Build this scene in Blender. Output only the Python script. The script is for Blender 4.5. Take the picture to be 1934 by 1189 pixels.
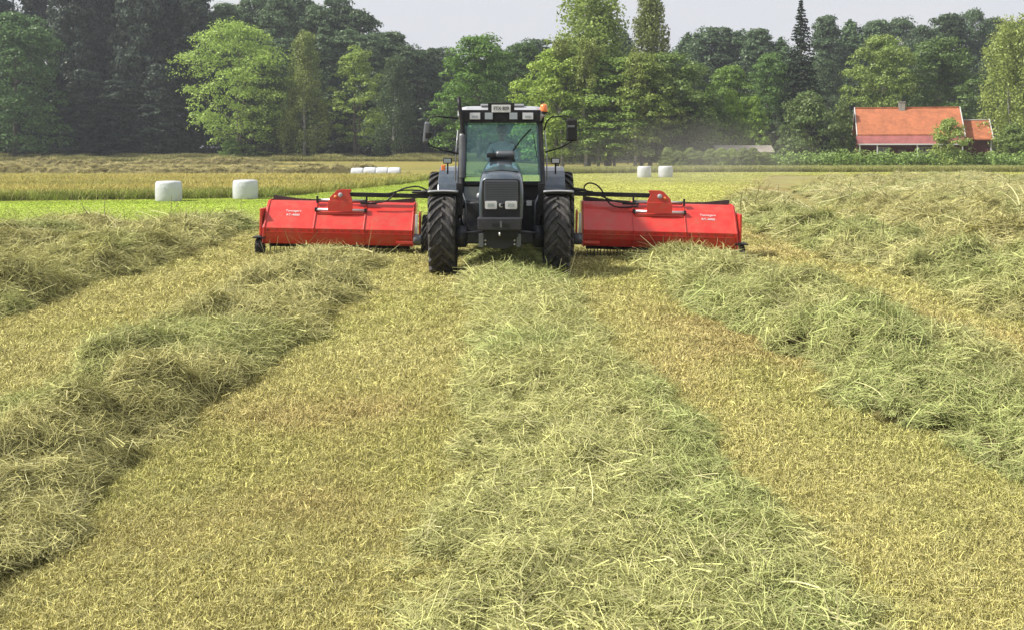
import bpy, math, random
import numpy as np
from mathutils import Matrix, Vector
R_ = math.radians
rng = np.random.default_rng(7)
random.seed(7)
S = bpy.context.scene
for o in list(bpy.data.objects): bpy.data.objects.remove(o)

# ------------------------------------------------------------------ camera
F = 2000.0            # focal length in photo pixels (photo 1934 x 1189)
CAMH = 2.0
cam_d = bpy.data.cameras.new('camera'); cam = bpy.data.objects.new('camera', cam_d)
S.collection.objects.link(cam)
cam.location = (0, 0, CAMH); cam.rotation_euler = (R_(90), 0, 0)
cam_d.sensor_width = 36; cam_d.lens = F/1934*36
cam_d.shift_y = -(594.5-280)/1934
cam_d.clip_end = 4000; cam_d.clip_start = 0.1
S.camera = cam
S.render.resolution_x = 1024; S.render.resolution_y = 629

# ------------------------------------------------------------------ world
SUN_EL, SUN_AZ = 47, -98      # azimuth measured from +Y (view direction) towards +X
w = bpy.data.worlds.new('World'); S.world = w; w.use_nodes = True
nt = w.node_tree; nt.nodes.clear()
sky = nt.nodes.new('ShaderNodeTexSky'); sky.sky_type = 'NISHITA'; sky.sun_disc = False
sky.sun_elevation = R_(SUN_EL); sky.sun_rotation = R_(SUN_AZ); sky.dust_density = 4; sky.air_density = 1.0
bg = nt.nodes.new('ShaderNodeBackground'); bg.inputs[1].default_value = 0.053
tcw = nt.nodes.new('ShaderNodeTexCoord'); mpw = nt.nodes.new('ShaderNodeMapping'); mpw.inputs['Scale'].default_value = (1, 1, 3.2)
nz = nt.nodes.new('ShaderNodeTexNoise'); nz.inputs['Scale'].default_value = 2.2; nz.inputs['Detail'].default_value = 5; nz.inputs['Roughness'].default_value = .5
rp = nt.nodes.new('ShaderNodeValToRGB')
rp.color_ramp.elements[0].position = 0.3; rp.color_ramp.elements[0].color = (7.6, 7.9, 8.7, 1)
rp.color_ramp.elements[1].position = 0.7; rp.color_ramp.elements[1].color = (9.0, 8.9, 9.0, 1)
mx = nt.nodes.new('ShaderNodeMix'); mx.data_type = 'RGBA'; mx.inputs[0].default_value = 0.85
L = nt.links.new
L(tcw.outputs['Generated'], mpw.inputs[0]); L(mpw.outputs[0], nz.inputs[0]); L(nz.outputs[0], rp.inputs[0])
L(sky.outputs[0], mx.inputs[6]); L(rp.outputs[0], mx.inputs[7]); L(mx.outputs[2], bg.inputs[0])
wo = nt.nodes.new('ShaderNodeOutputWorld'); L(bg.outputs[0], wo.inputs[0])

sd = bpy.data.lights.new('sun', 'SUN'); sun = bpy.data.objects.new('sun', sd); S.collection.objects.link(sun)
sd.energy = 3.6; sd.angle = R_(4.0); sd.color = (1.0, 0.95, 0.86)
az, el = R_(SUN_AZ), R_(SUN_EL)
sdir = Vector((math.sin(az)*math.cos(el), math.cos(az)*math.cos(el), math.sin(el)))
sun.rotation_euler = sdir.to_track_quat('Z', 'Y').to_euler()
S.view_settings.view_transform = 'Standard'; S.view_settings.look = 'None'
S.view_settings.exposure = 0.93; S.view_settings.gamma = 1; S.view_settings.use_curve_mapping = False
S.cycles.max_bounces = 7; S.cycles.diffuse_bounces = 3; S.cycles.transparent_max_bounces = 12
S.cycles.glossy_bounces = 3; S.cycles.transmission_bounces = 4; S.cycles.use_denoising = True
S.cycles.sample_clamp_indirect = 6

# ------------------------------------------------------------------ helpers
COL = S.collection
def at(px, py, Y):
    s = F/Y
    return Vector(((px-967)/s, Y, CAMH-(py-280)/s))
def lin(r, g, b):
    f = lambda c: (c/255/12.92) if c/255 <= .04045 else ((c/255+.055)/1.055)**2.4
    return (f(r), f(g), f(b), 1)
def link(o, parent=None):
    COL.objects.link(o)
    if parent is not None: o.parent = parent
    return o
def tag(o, label=None, cat=None, group=None, kind=None):
    if label: o['label'] = label
    if cat: o['category'] = cat
    if group: o['group'] = group
    if kind: o['kind'] = kind
    return o
def empty(name, loc=(0, 0, 0), rz=0, parent=None):
    o = bpy.data.objects.new(name, None); o.location = loc; o.rotation_euler = (0, 0, rz); o.empty_display_size = .2
    return link(o, parent)
def np_mesh(name, v, f, mat=None, smooth=False):
    """v (N,3); f (M,k) array of equal-length faces"""
    v = np.asarray(v, np.float32); f = np.asarray(f, np.int32)
    me = bpy.data.meshes.new(name)
    me.vertices.add(len(v)); me.vertices.foreach_set('co', v.ravel())
    k = f.shape[1]
    me.loops.add(f.size); me.loops.foreach_set('vertex_index', f.ravel())
    me.polygons.add(len(f)); me.polygons.foreach_set('loop_start', np.arange(len(f), dtype=np.int32)*k)
    me.polygons.foreach_set('loop_total', np.full(len(f), k, np.int32))
    if smooth: me.polygons.foreach_set('use_smooth', np.ones(len(f), bool))
    me.update(); me.validate()
    if mat: me.materials.append(mat)
    return me
class MB:
    def __init__(s): s.v = []; s.f = []; s.sm = []
    def add(s, vs, fs, smooth=False):
        n = len(s.v); s.v += [tuple(x) for x in vs]; s.f += [tuple(i+n for i in q) for q in fs]; s.sm += [smooth]*len(fs); return s
    def box(s, c, d, rot=None, taper=None):
        vs = []
        for z in (-.5, .5):
            for x, y in ((-.5, -.5), (.5, -.5), (.5, .5), (-.5, .5)):
                k = 1 if (taper is None or z < 0) else taper
                p = Vector((x*d[0]*k, y*d[1]*k, z*d[2]))
                if rot is not None: p = rot @ p
                vs.append(p+Vector(c))
        return s.add(vs, [(3, 2, 1, 0), (4, 5, 6, 7), (0, 1, 5, 4), (1, 2, 6, 5), (2, 3, 7, 6), (3, 0, 4, 7)])
    def tube(s, path, r, n=8, closed=True):
        P = [Vector(p) for p in path]; rs = r if isinstance(r, (list, tuple)) else [r]*len(P)
        rings = []; up = None
        for i, p in enumerate(P):
            t = (P[min(i+1, len(P)-1)]-P[max(i-1, 0)]).normalized()
            if up is None: up = Vector((0, 0, 1)) if abs(t.z) < .9 else Vector((1, 0, 0))
            a = t.cross(up).normalized(); b = a.cross(t).normalized(); up = b
            rings.append([p+a*math.cos(k*2*math.pi/n)*rs[i]+b*math.sin(k*2*math.pi/n)*rs[i] for k in range(n)])
        vs = [q for rg in rings for q in rg]; fs = []
        for i in range(len(P)-1):
            for k in range(n):
                a = i*n+k; b = i*n+(k+1) % n
                fs.append((a, b, b+n, a+n))
        s.add(vs, fs, True)
        if closed:
            m = len(s.v)-len(vs)
            s.f += [tuple(m+k for k in range(n))[::-1], tuple(m+(len(P)-1)*n+k for k in range(n))]; s.sm += [False, False]
        return s
    def lathe(s, prof, c=(0, 0, 0), axis='Z', n=24, smooth=True, a0=0):
        """prof: list of (r, h) ; axis Z or X or Y"""
        vs = []; fs = []
        for r, h in prof:
            for k in range(n):
                a = a0+k*2*math.pi/n; x, y = r*math.cos(a), r*math.sin(a)
                p = {'Z': (x, y, h), 'X': (h, x, y), 'Y': (x, h, y)}[axis]
                vs.append((p[0]+c[0], p[1]+c[1], p[2]+c[2]))
        for i in range(len(prof)-1):
            for k in range(n):
                a = i*n+k; b = i*n+(k+1) % n
                fs.append((a, b, b+n, a+n))
        s.add(vs, fs, smooth)
        m = len(s.v)-len(vs)
        for i in (0, len(prof)-1):
            if prof[i][0] > 1e-4: s.f.append(tuple(m+i*n+k for k in range(n))); s.sm.append(False)
        return s
    def prism(s, poly, x0, x1, axis='X'):
        """poly in the plane across the axis, extruded x0..x1. X: (y,z)  Y: (x,z)  Z: (x,y)"""
        n = len(poly)
        mk = {'X': lambda a, p: (a, p[0], p[1]), 'Y': lambda a, p: (p[0], a, p[1]), 'Z': lambda a, p: (p[0], p[1], a)}[axis]
        vs = [mk(x0, p) for p in poly]+[mk(x1, p) for p in poly]
        fs = [tuple(range(n))[::-1], tuple(range(n, 2*n))]+[(k, (k+1) % n, n+(k+1) % n, n+k) for k in range(n)]
        return s.add(vs, fs)
    def loft(s, rings, smooth=True, cap=True):
        n = len(rings[0]); vs = [q for r in rings for q in r]; fs = []
        for i in range(len(rings)-1):
            for k in range(n-1):
                a = i*n+k; fs.append((a, a+1, a+1+n, a+n))
        s.add(vs, fs, smooth)
        if cap:
            m = len(s.v)-len(vs)
            s.f += [tuple(m+k for k in range(n)), tuple(m+(len(rings)-1)*n+k for k in range(n))]; s.sm += [False]*2
        return s
    def build(s, name, mat, parent=None, bevel=0, loc=None):
        me = bpy.data.meshes.new(name); me.from_pydata(s.v, [], s.f)
        me.polygons.foreach_set('use_smooth', s.sm); me.update()
        bm_fix(me)
        me.materials.append(mat)
        o = bpy.data.objects.new(name, me); link(o, parent)
        if loc is not None: o.location = loc
        if bevel:
            b = o.modifiers.new('bevel', 'BEVEL'); b.width = bevel; b.segments = 2; b.limit_method = 'ANGLE'; b.angle_limit = R_(35)
        return o
def bm_fix(me):
    import bmesh
    bm = bmesh.new(); bm.from_mesh(me); bmesh.ops.recalc_face_normals(bm, faces=bm.faces); bm.to_mesh(me); bm.free()
def text_obj(name, txt, size, mat, parent, loc, rot=(R_(90), 0, 0), ext=.002, sx=1.0):
    c = bpy.data.curves.new(name, 'FONT'); c.body = txt; c.size = size; c.extrude = ext; c.align_x = 'CENTER'; c.align_y = 'CENTER'
    t = bpy.data.objects.new(name, c); COL.objects.link(t)
    dg = bpy.context.evaluated_depsgraph_get(); me = bpy.data.meshes.new_from_object(t.evaluated_get(dg))
    bpy.data.objects.remove(t); me.name = name; me.materials.clear(); me.materials.append(mat)
    o = bpy.data.objects.new(name, me); o.location = loc; o.rotation_euler = rot; o.scale = (sx, 1, 1)
    return link(o, parent)

# value noise on numpy arrays
def _h(ix, iy, seed):
    n = (ix*374761393+iy*668265263+seed*2147483647) & 0xffffffff
    n = ((n ^ (n >> 13))*1274126177) & 0xffffffff
    return ((n ^ (n >> 16)) & 0xffff)/65535.0
def vnoise(x, y, seed=0):
    x = np.asarray(x, float); y = np.asarray(y, float)
    ix = np.floor(x).astype(np.int64); iy = np.floor(y).astype(np.int64)
    fx = x-ix; fy = y-iy; fx = fx*fx*(3-2*fx); fy = fy*fy*(3-2*fy)
    a = _h(ix, iy, seed); b = _h(ix+1, iy, seed); c = _h(ix, iy+1, seed); d = _h(ix+1, iy+1, seed)
    return (a*(1-fx)+b*fx)*(1-fy)+(c*(1-fx)+d*fx)*fy
def fbm(x, y, seed=0, oct=4, g=.5):
    s = 0; a = 1; t = 0
    for k in range(oct):
        s = s+a*vnoise(x*2**k+17*k, y*2**k-9*k, seed+k); t += a; a *= g
    return s/t
def ss(a, b, x):
    t = np.clip((np.asarray(x, float)-a)/(b-a), 0, 1); return t*t*(3-2*t)

# ------------------------------------------------------------------ materials
def new_mat(name):
    m = bpy.data.materials.new(name); m.use_nodes = True; nt = m.node_tree; nt.nodes.clear()
    out = nt.nodes.new('ShaderNodeOutputMaterial')
    return m, nt, out
def paint(name, col, rough=.5, metal=0, coat=0, var=.15, scale=6, bump=0, bscale=40, dirt=None, dirt_amt=.3, spec=.5):
    m, nt, out = new_mat(name); N = nt.nodes.new; L = nt.links.new
    p = N('ShaderNodeBsdfPrincipled'); L(p.outputs[0], out.inputs[0])
    tc = N('ShaderNodeTexCoord'); n = N('ShaderNodeTexNoise'); n.inputs['Scale'].default_value = scale; n.inputs['Detail'].default_value = 5
    L(tc.outputs['Object'], n.inputs[0])
    r = N('ShaderNodeValToRGB'); r.color_ramp.elements[0].position = .3; r.color_ramp.elements[1].position = .7
    r.color_ramp.elements[0].color = tuple(c*(1-var) for c in col[:3])+(1,)
    r.color_ramp.elements[1].color = tuple(min(1, c*(1+var)) for c in col[:3])+(1,)
    L(n.outputs[0], r.inputs[0]); last = r.outputs[0]
    if dirt:
        n2 = N('ShaderNodeTexNoise'); n2.inputs['Scale'].default_value = scale*1.7; n2.inputs['Detail'].default_value = 8; n2.inputs['Roughness'].default_value = .7
        L(tc.outputs['Object'], n2.inputs[0])
        r2 = N('ShaderNodeMapRange'); r2.inputs[1].default_value = .42; r2.inputs[2].default_value = .72; r2.inputs[4].default_value = dirt_amt
        L(n2.outputs[0], r2.inputs[0])
        mx = N('ShaderNodeMix'); mx.data_type = 'RGBA'; mx.inputs[7].default_value = dirt
        L(r2.outputs[0], mx.inputs[0]); L(last, mx.inputs[6]); last = mx.outputs[2]
    L(last, p.inputs['Base Color'])
    p.inputs['Roughness'].default_value = rough; p.inputs['Metallic'].default_value = metal
    p.inputs['Coat Weight'].default_value = coat; p.inputs['Coat Roughness'].default_value = .08
    p.inputs['Specular IOR Level'].default_value = spec
    if bump:
        nb = N('ShaderNodeTexNoise'); nb.inputs['Scale'].default_value = bscale; nb.inputs['Detail'].default_value = 4
        L(tc.outputs['Object'], nb.inputs[0])
        b = N('ShaderNodeBump'); b.inputs['Strength'].default_value = bump; b.inputs['Distance'].default_value = .02
        L(nb.outputs[0], b.inputs['Height']); L(b.outputs[0], p.inputs['Normal'])
    return m
def blade_mat(name, transl=.35, lo=.62, hi=1.35, instancer=True, src=None, gloss=.0, patch=0.0, patch_col=(.3, .2, .08, 1), pscale=.35, alt=None):
    """grass / leaf material: colour from the instance tint (or object colour) times a per-face random"""
    m, nt, out = new_mat(name); N = nt.nodes.new; L = nt.links.new
    if instancer:
        a = N('ShaderNodeAttribute'); a.attribute_type = 'INSTANCER'; a.attribute_name = 'tint'; c = a.outputs['Color']
    elif src is not None:
        rgb = N('ShaderNodeRGB'); rgb.outputs[0].default_value = src; c = rgb.outputs[0]
    else:
        oi = N('ShaderNodeObjectInfo'); c = oi.outputs['Color']
    rn = N('ShaderNodeAttribute'); rn.attribute_name = 'rnd'
    mr = N('ShaderNodeMapRange'); mr.inputs[3].default_value = lo; mr.inputs[4].default_value = hi
    L(rn.outputs['Fac'], mr.inputs[0])
    vm = N('ShaderNodeVectorMath'); vm.operation = 'SCALE'; L(c, vm.inputs[0]); L(mr.outputs[0], vm.inputs['Scale'])
    last = vm.outputs[0]
    if alt is not None:      # some blades of another colour
        r3 = N('ShaderNodeAttribute'); r3.attribute_name = 'rnd2'
        g = N('ShaderNodeMapRange'); g.inputs[1].default_value = .62; g.inputs[2].default_value = .95; g.inputs[4].default_value = .65
        L(r3.outputs['Fac'], g.inputs[0])
        m3 = N('ShaderNodeMix'); m3.data_type = 'RGBA'; m3.inputs[7].default_value = alt
        L(g.outputs[0], m3.inputs[0]); L(last, m3.inputs[6]); last = m3.outputs[2]
    d = N('ShaderNodeBsdfDiffuse'); t = N('ShaderNodeBsdfTranslucent'); L(last, d.inputs[0]); L(last, t.inputs[0])
    ms = N('ShaderNodeMixShader'); ms.inputs[0].default_value = transl; L(d.outputs[0], ms.inputs[1]); L(t.outputs[0], ms.inputs[2])
    o = ms.outputs[0]
    if gloss:
        gl = N('ShaderNodeBsdfGlossy'); gl.inputs['Roughness'].default_value = .45; gl.inputs[0].default_value = (.9, .95, .85, 1)
        m2 = N('ShaderNodeMixShader'); m2.inputs[0].default_value = gloss; L(o, m2.inputs[1]); L(gl.outputs[0], m2.inputs[2]); o = m2.outputs[0]
    L(o, out.inputs[0])
    return m
M = {}
M['blade'] = blade_mat('grass_blade', .15, .20, 1.75, alt=(.54, .47, .24, 1))
M['hay'] = blade_mat('hay_strand', .12, .22, 1.65, alt=(.47, .43, .22, 1))
M['leaf'] = blade_mat('leaf', .38, .55, 1.45, instancer=False, gloss=.02)
M['needle'] = blade_mat('needle', .12, .6, 1.4, instancer=False)
M['bark'] = paint('bark', (.11, .095, .08, 1), .9, var=.4, scale=3, bump=.5, bscale=9)
M['birch_bark'] = paint('birch_bark', (.42, .40, .36, 1), .8, var=.25, scale=1.2, dirt=(.05, .045, .04, 1), dirt_amt=.8)
M['navy'] = paint('tractor_paint', lin(62, 76, 90), .28, .25, 1, .1, 4, dirt=(.30, .28, .22, 1), dirt_amt=.22)
M['navy_dull'] = paint('dull_dark_paint', lin(28, 32, 44), .5, 0, .1, .2, 4, dirt=(.25, .22, .16, 1), dirt_amt=.25)
M['black'] = paint('black_plastic', (.010, .010, .014, 1), .5, var=.3, spec=.3, dirt=(.12, .11, .08, 1), dirt_amt=.18)
M['grey'] = paint('grey_metal', (.13, .14, .16, 1), .45, .4, var=.2, dirt=(.2, .18, .13, 1), dirt_amt=.3)
M['lightgrey'] = paint('light_grey_paint', (.38, .39, .42, 1), .35, coat=.3, var=.08)
M['iron'] = paint('weight_iron', (.035, .034, .042, 1), .55, .3, var=.25, bump=.2)
M['rubber'] = paint('tyre_rubber', (.028, .027, .031, 1), .72, var=.35, scale=9, dirt=(.20, .175, .12, 1), dirt_amt=.35, bump=.15)
M['steel'] = paint('bright_steel', (.78, .78, .8, 1), .3, .6, var=.1)
M['white'] = paint('white_print', (.66, .66, .66, 1), .5, var=.03)
M['lamp'] = paint('lamp_glass', (.58, .58, .61, 1), .12, var=.05, coat=1)
M['lampdim'] = paint('dim_lamp_glass', (.30, .34, .36, 1), .1, var=.1, coat=1)
M['orange'] = paint('orange_plastic', (.85, .22, .05, 1), .25, var=.1, coat=.6)
M['red'] = paint('red_paint', (.58, .030, .022, 1), .34, 0, .35, .08, 3, dirt=(.34, .17, .10, 1), dirt_amt=.35)
M['skin'] = paint('skin', (.48, .30, .22, 1), .55, var=.06)
M['shirt'] = paint('pale_shirt', (.62, .66, .68, 1), .85, var=.1)
M['trousers'] = paint('dark_trousers', (.04, .05, .08, 1), .9, var=.2)
M['cap'] = paint('dark_cap', (.02, .025, .04, 1), .8, var=.2)
M['wrap'] = paint('white_bale_wrap', (.55, .57, .60, 1), .33, var=.04, scale=2, bump=.5, bscale=7, dirt=(.5, .5, .42, 1), dirt_amt=.15)
M['blue'] = paint('blue_plastic', (.03, .04, .25, 1), .5)

def glass_mat(name='tinted_cab_glass', lo=.02, hi=.13):
    m, nt, out = new_mat(name); N = nt.nodes.new; L = nt.links.new
    t = N('ShaderNodeBsdfTransparent'); t.inputs[0].default_value = (.80, .93, .96, 1)
    g = N('ShaderNodeBsdfGlossy'); g.inputs[0].default_value = (.8, .95, 1, 1); g.inputs['Roughness'].default_value = .06
    d = N('ShaderNodeBsdfDiffuse'); d.inputs[0].default_value = (.50, .74, .74, 1)
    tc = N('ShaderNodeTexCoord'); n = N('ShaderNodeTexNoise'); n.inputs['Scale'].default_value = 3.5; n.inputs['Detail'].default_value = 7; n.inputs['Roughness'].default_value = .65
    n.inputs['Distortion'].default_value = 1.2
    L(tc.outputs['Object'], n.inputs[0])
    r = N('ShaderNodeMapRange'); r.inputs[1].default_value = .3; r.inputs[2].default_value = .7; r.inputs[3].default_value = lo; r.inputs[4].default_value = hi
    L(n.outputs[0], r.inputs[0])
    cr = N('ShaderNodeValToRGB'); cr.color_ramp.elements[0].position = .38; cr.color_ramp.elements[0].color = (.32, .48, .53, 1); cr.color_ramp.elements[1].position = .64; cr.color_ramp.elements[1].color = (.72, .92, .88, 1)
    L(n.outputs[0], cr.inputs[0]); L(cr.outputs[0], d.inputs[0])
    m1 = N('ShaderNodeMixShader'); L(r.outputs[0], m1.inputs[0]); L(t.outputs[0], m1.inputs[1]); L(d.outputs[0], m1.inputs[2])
    fr = N('ShaderNodeFresnel'); fr.inputs[0].default_value = 1.5
    b = N('ShaderNodeBump'); b.inputs['Strength'].default_value = .12; b.inputs['Distance'].default_value = .05; L(n.outputs[0], b.inputs['Height']); L(b.outputs[0], g.inputs['Normal'])
    m2 = N('ShaderNodeMixShader'); L(fr.outputs[0], m2.inputs[0]); L(m1.outputs[0], m2.inputs[1]); L(g.outputs[0], m2.inputs[2])
    L(m2.outputs[0], out.inputs[0]); return m
M['glass'] = glass_mat(); M['clear'] = glass_mat('clear_cab_glass', .0, .08)

# ------------------------------------------------------------------ terrain
def T(x, y):
    x = np.asarray(x, float); y = np.asarray(y, float)
    left = 1-ss(-4, 8, x)
    z = -.5*(left*ss(31, 47, y)+(1-left)*ss(32, 80, y))
    z = z+left*.75*ss(100, 165, y)+(1-left)*.15*ss(110, 140, y)+1.8*ss(185, 280, y)
    z = z+.05*(fbm(x*.12, y*.12, 3, 3)-.5)*ss(25, 60, y)
    return z
BX = np.array([-200, -26, -12.3, -8.9, -6.2, 3, 20, 200.]); BY = np.array([47.5, 48.3, 52.0, 66, 84, 100, 108, 113.])
def bound(x): return np.interp(x, BX, BY)     # edge of the mown field
def hayedge(x):                                # where the swathed stubble ends and the greener mown grass begins
    return np.interp(x, [-60, -7, -3, 3, 6, 12, 22, 60], [26.6, 27, 25, 25, 34, 60, 96, 100])

ys = np.concatenate([np.arange(1, 30, .25), np.arange(30, 60, .6), np.arange(60, 200, 2.5), np.geomspace(200, 2500, 30)])
xs = np.concatenate([-np.geomspace(20, 2000, 40)[::-1], np.arange(-19.5, 19.6, .4), np.geomspace(20, 2000, 40)])
ys = np.concatenate([[-60, -20, -5, -1], ys])
XX, YY = np.meshgrid(xs, ys); ZZ = T(XX, YY)
nv = XX.size; nx, ny = len(xs), len(ys)
idx = np.arange(nv).reshape(ny, nx)
fq = np.stack([idx[:-1, :-1], idx[:-1, 1:], idx[1:, 1:], idx[1:, :-1]], -1).reshape(-1, 4)
def zone_colour(x, y, jitter=0):
    """true colour of the ground cover at x, y"""
    x = np.asarray(x, float); y = np.asarray(y, float)
    gold = np.array([.66, .60, .26]); brown = np.array([.60, .46, .22]); olive = np.array([.54, .54, .19]); pale = np.array([.72, .67, .36])
    green = np.array([.44, .62, .085]); ltgreen = np.array([.60, .64, .20]); ochre = np.array([.60, .52, .19])
    n1 = fbm(x*.45, y*.28, 11, 4)[..., None]; n2 = fbm(x*.9+5, y*.45, 23, 4)[..., None]; n3 = fbm(x*.25, y*.2+9, 31, 3)[..., None]
    near = gold*(1-ss(.5, .72, n1))+brown*ss(.5, .72, n1)
    k = ss(.5, .68, n2)*.75; near = near*(1-k)+olive*k
    k = ss(.5, .7, n3)*.6; near = near*(1-k)+pale*k
    near = near*(.86+.28*fbm(x*3.2, y*.10, 53, 3)[..., None])
    le = (1-ss(-6, 3, x))[..., None]
    mown = green*le+ltgreen*(1-le)
    mown = mown*(.85+.3*fbm(x*.15, y*.35, 5, 4)[..., None])
    e = hayedge(x)+3*(fbm(x*.4, y*.3, 8, 3)-.5)
    k = ss(-1.2, 1.2, y-e)[..., None]
    c = near*(1-k)+mown*k
    n4 = fbm(x*.08, y*.5, 41, 4)[..., None]
    rough = ochre*(1-ss(.45, .65, n4))+np.array([.42, .42, .15])*ss(.45, .65, n4)
    k = ss(-.6, .6, y-bound(x))[..., None]
    c = c*(1-k)+rough*k
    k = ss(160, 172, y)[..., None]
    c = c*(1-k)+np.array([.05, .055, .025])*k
    g_ = (.35*(1-ss(26, 40, y)))[..., None]; return (c*(1-g_)+np.array([.57, .57, .30])*g_)*np.array([.76, .755, .62])
zc = zone_colour(XX.ravel(), YY.ravel())
def ground_mat():
    m, nt, out = new_mat('field_ground'); N = nt.nodes.new; L = nt.links.new
    a = N('ShaderNodeAttribute'); a.attribute_name = 'zone'
    tc = N('ShaderNodeTexCoord')
    n = N('ShaderNodeTexNoise'); n.inputs['Scale'].default_value = 26; n.inputs['Detail'].default_value = 8; n.inputs['Roughness'].default_value = .75
    L(tc.outputs['Object'], n.inputs[0])
    mp = N('ShaderNodeMapping'); mp.inputs['Scale'].default_value = (.9, 3.2, 1); L(tc.outputs['Object'], mp.inputs[0])
    n2 = N('ShaderNodeTexNoise'); n2.inputs['Scale'].default_value = 1.3; n2.inputs['Detail'].default_value = 7; n2.inputs['Roughness'].default_value = .7; L(mp.outputs[0], n2.inputs[0])
    r = N('ShaderNodeMapRange'); r.inputs[1].default_value = .3; r.inputs[2].default_value = .7; r.inputs[3].default_value = .25; r.inputs[4].default_value = .9; L(n.outputs[0], r.inputs[0])  # ground tone lowered, painting shade into the gaps between stubble blades
    r2 = N('ShaderNodeMapRange'); r2.inputs[1].default_value = .3; r2.inputs[2].default_value = .7; r2.inputs[3].default_value = .72; r2.inputs[4].default_value = 1.2; L(n2.outputs[0], r2.inputs[0])
    mu = N('ShaderNodeMath'); mu.operation = 'MULTIPLY'; L(r.outputs[0], mu.inputs[0]); L(r2.outputs[0], mu.inputs[1])
    vm = N('ShaderNodeVectorMath'); vm.operation = 'SCALE'; L(a.outputs['Color'], vm.inputs[0]); L(mu.outputs[0], vm.inputs['Scale'])
    p = N('ShaderNodeBsdfPrincipled'); p.inputs['Roughness'].default_value = .95; p.inputs['Specular IOR Level'].default_value = .1
    L(vm.outputs[0], p.inputs['Base Color'])
    b = N('ShaderNodeBump'); b.inputs['Strength'].default_value = .8; b.inputs['Distance'].default_value = .05; L(n.outputs[0], b.inputs['Height']); L(b.outputs[0], p.inputs['Normal'])
    L(p.outputs[0], out.inputs[0]); return m
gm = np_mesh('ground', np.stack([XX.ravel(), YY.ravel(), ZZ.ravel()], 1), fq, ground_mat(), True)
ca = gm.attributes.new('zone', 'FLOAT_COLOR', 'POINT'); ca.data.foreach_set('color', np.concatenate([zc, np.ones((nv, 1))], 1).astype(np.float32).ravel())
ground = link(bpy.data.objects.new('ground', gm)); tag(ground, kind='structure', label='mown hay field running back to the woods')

# ------------------------------------------------------------------ scatter of blades and strands
def ribbon_mesh(name, mat, strands, widths, wdirs):
    """strands (N,K,3) polylines; widths (N,) ; wdirs (N,3)"""
    N_, K, _ = strands.shape
    prof = np.linspace(1, .45, K)[None, :, None]
    off = wdirs[:, None, :]*widths[:, None, None]*.5*prof
    v = np.stack([strands-off, strands+off], 2).reshape(-1, 3)
    base = (np.arange(N_)*K*2)[:, None]+(np.arange(K-1)*2)[None, :]
    f = np.stack([base, base+1, base+3, base+2], -1).reshape(-1, 4)
    me = np_mesh(name, v, f, mat)
    for nm in ('rnd', 'rnd2'):
        a = me.attributes.new(nm, 'FLOAT', 'FACE'); a.data.foreach_set('value', np.repeat(rng.random(N_), K-1).astype(np.float32))
    return me
src_cols = {}
def source_collection(name, meshes):
    c = bpy.data.collections.new(name)
    for i, me in enumerate(meshes):
        c.objects.link(bpy.data.objects.new('%s_%02d' % (name, i), me))
    src_cols[name] = c; return c
def scatter_group(col):
    g = bpy.data.node_groups.new('scatter_'+col.name, 'GeometryNodeTree')
    g.interface.new_socket('Geometry', in_out='INPUT', socket_type='NodeSocketGeometry')
    g.interface.new_socket('Geometry', in_out='OUTPUT', socket_type='NodeSocketGeometry')
    N = g.nodes.new; L = g.links.new
    gi = N('NodeGroupInput'); go = N('NodeGroupOutput'); ip = N('GeometryNodeInstanceOnPoints'); ci = N('GeometryNodeCollectionInfo')
    ci.inputs['Collection'].default_value = col; ci.inputs['Separate Children'].default_value = True; ci.inputs['Reset Children'].default_value = True
    L(ci.outputs[0], ip.inputs['Instance']); ip.inputs['Pick Instance'].default_value = True
    def na(n, t):
        a = N('GeometryNodeInputNamedAttribute'); a.data_type = t; a.inputs['Name'].default_value = n; return a.outputs[0]
    L(na('idx', 'INT'), ip.inputs['Instance Index']); L(na('scl', 'FLOAT_VECTOR'), ip.inputs['Scale'])
    er = N('FunctionNodeEulerToRotation'); L(na('rot', 'FLOAT_VECTOR'), er.inputs[0]); L(er.outputs[0], ip.inputs['Rotation'])
    L(gi.outputs[0], ip.inputs['Points']); L(ip.outputs[0], go.inputs[0])
    return g
groups = {}
def eulers(normals, yaw):
    n = normals/np.linalg.norm(normals, axis=1, keepdims=True)
    c, s = np.cos(yaw), np.sin(yaw)
    xa = np.stack([c, s, np.zeros_like(c)], 1); xa = xa-n*(xa*n).sum(1, keepdims=True); xa /= np.linalg.norm(xa, axis=1, keepdims=True)
    ya = np.cross(n, xa)
    R20, R21, R22, R10, R00 = xa[:, 2], ya[:, 2], n[:, 2], xa[:, 1], xa[:, 0]
    return np.stack([np.arctan2(R21, R22), -np.arcsin(np.clip(R20, -1, 1)), np.arctan2(R10, R00)], 1)
def scatter(name, col, P, rot, scl, tint, parent=None):
    n = len(P); me = bpy.data.meshes.new(name); me.vertices.add(n); me.vertices.foreach_set('co', np.asarray(P, np.float32).ravel())
    def put(nm, t, k, arr):
        a = me.attributes.new(nm, t, 'POINT'); a.data.foreach_set(k, np.ascontiguousarray(arr).ravel())
    put('rot', 'FLOAT_VECTOR', 'vector', rot.astype(np.float32)); put('scl', 'FLOAT_VECTOR', 'vector', scl.astype(np.float32))
    put('idx', 'INT', 'value', rng.integers(0, len(col.objects), n).astype(np.int32))
    put('tint', 'FLOAT_COLOR', 'color', np.concatenate([tint, np.ones((n, 1))], 1).astype(np.float32))
    o = link(bpy.data.objects.new(name, me), parent)
    if col.name not in groups: groups[col.name] = scatter_group(col)
    md = o.modifiers.new('scatter', 'NODES'); md.node_group = groups[col.name]
    o['kind'] = 'stuff'; return o

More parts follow.
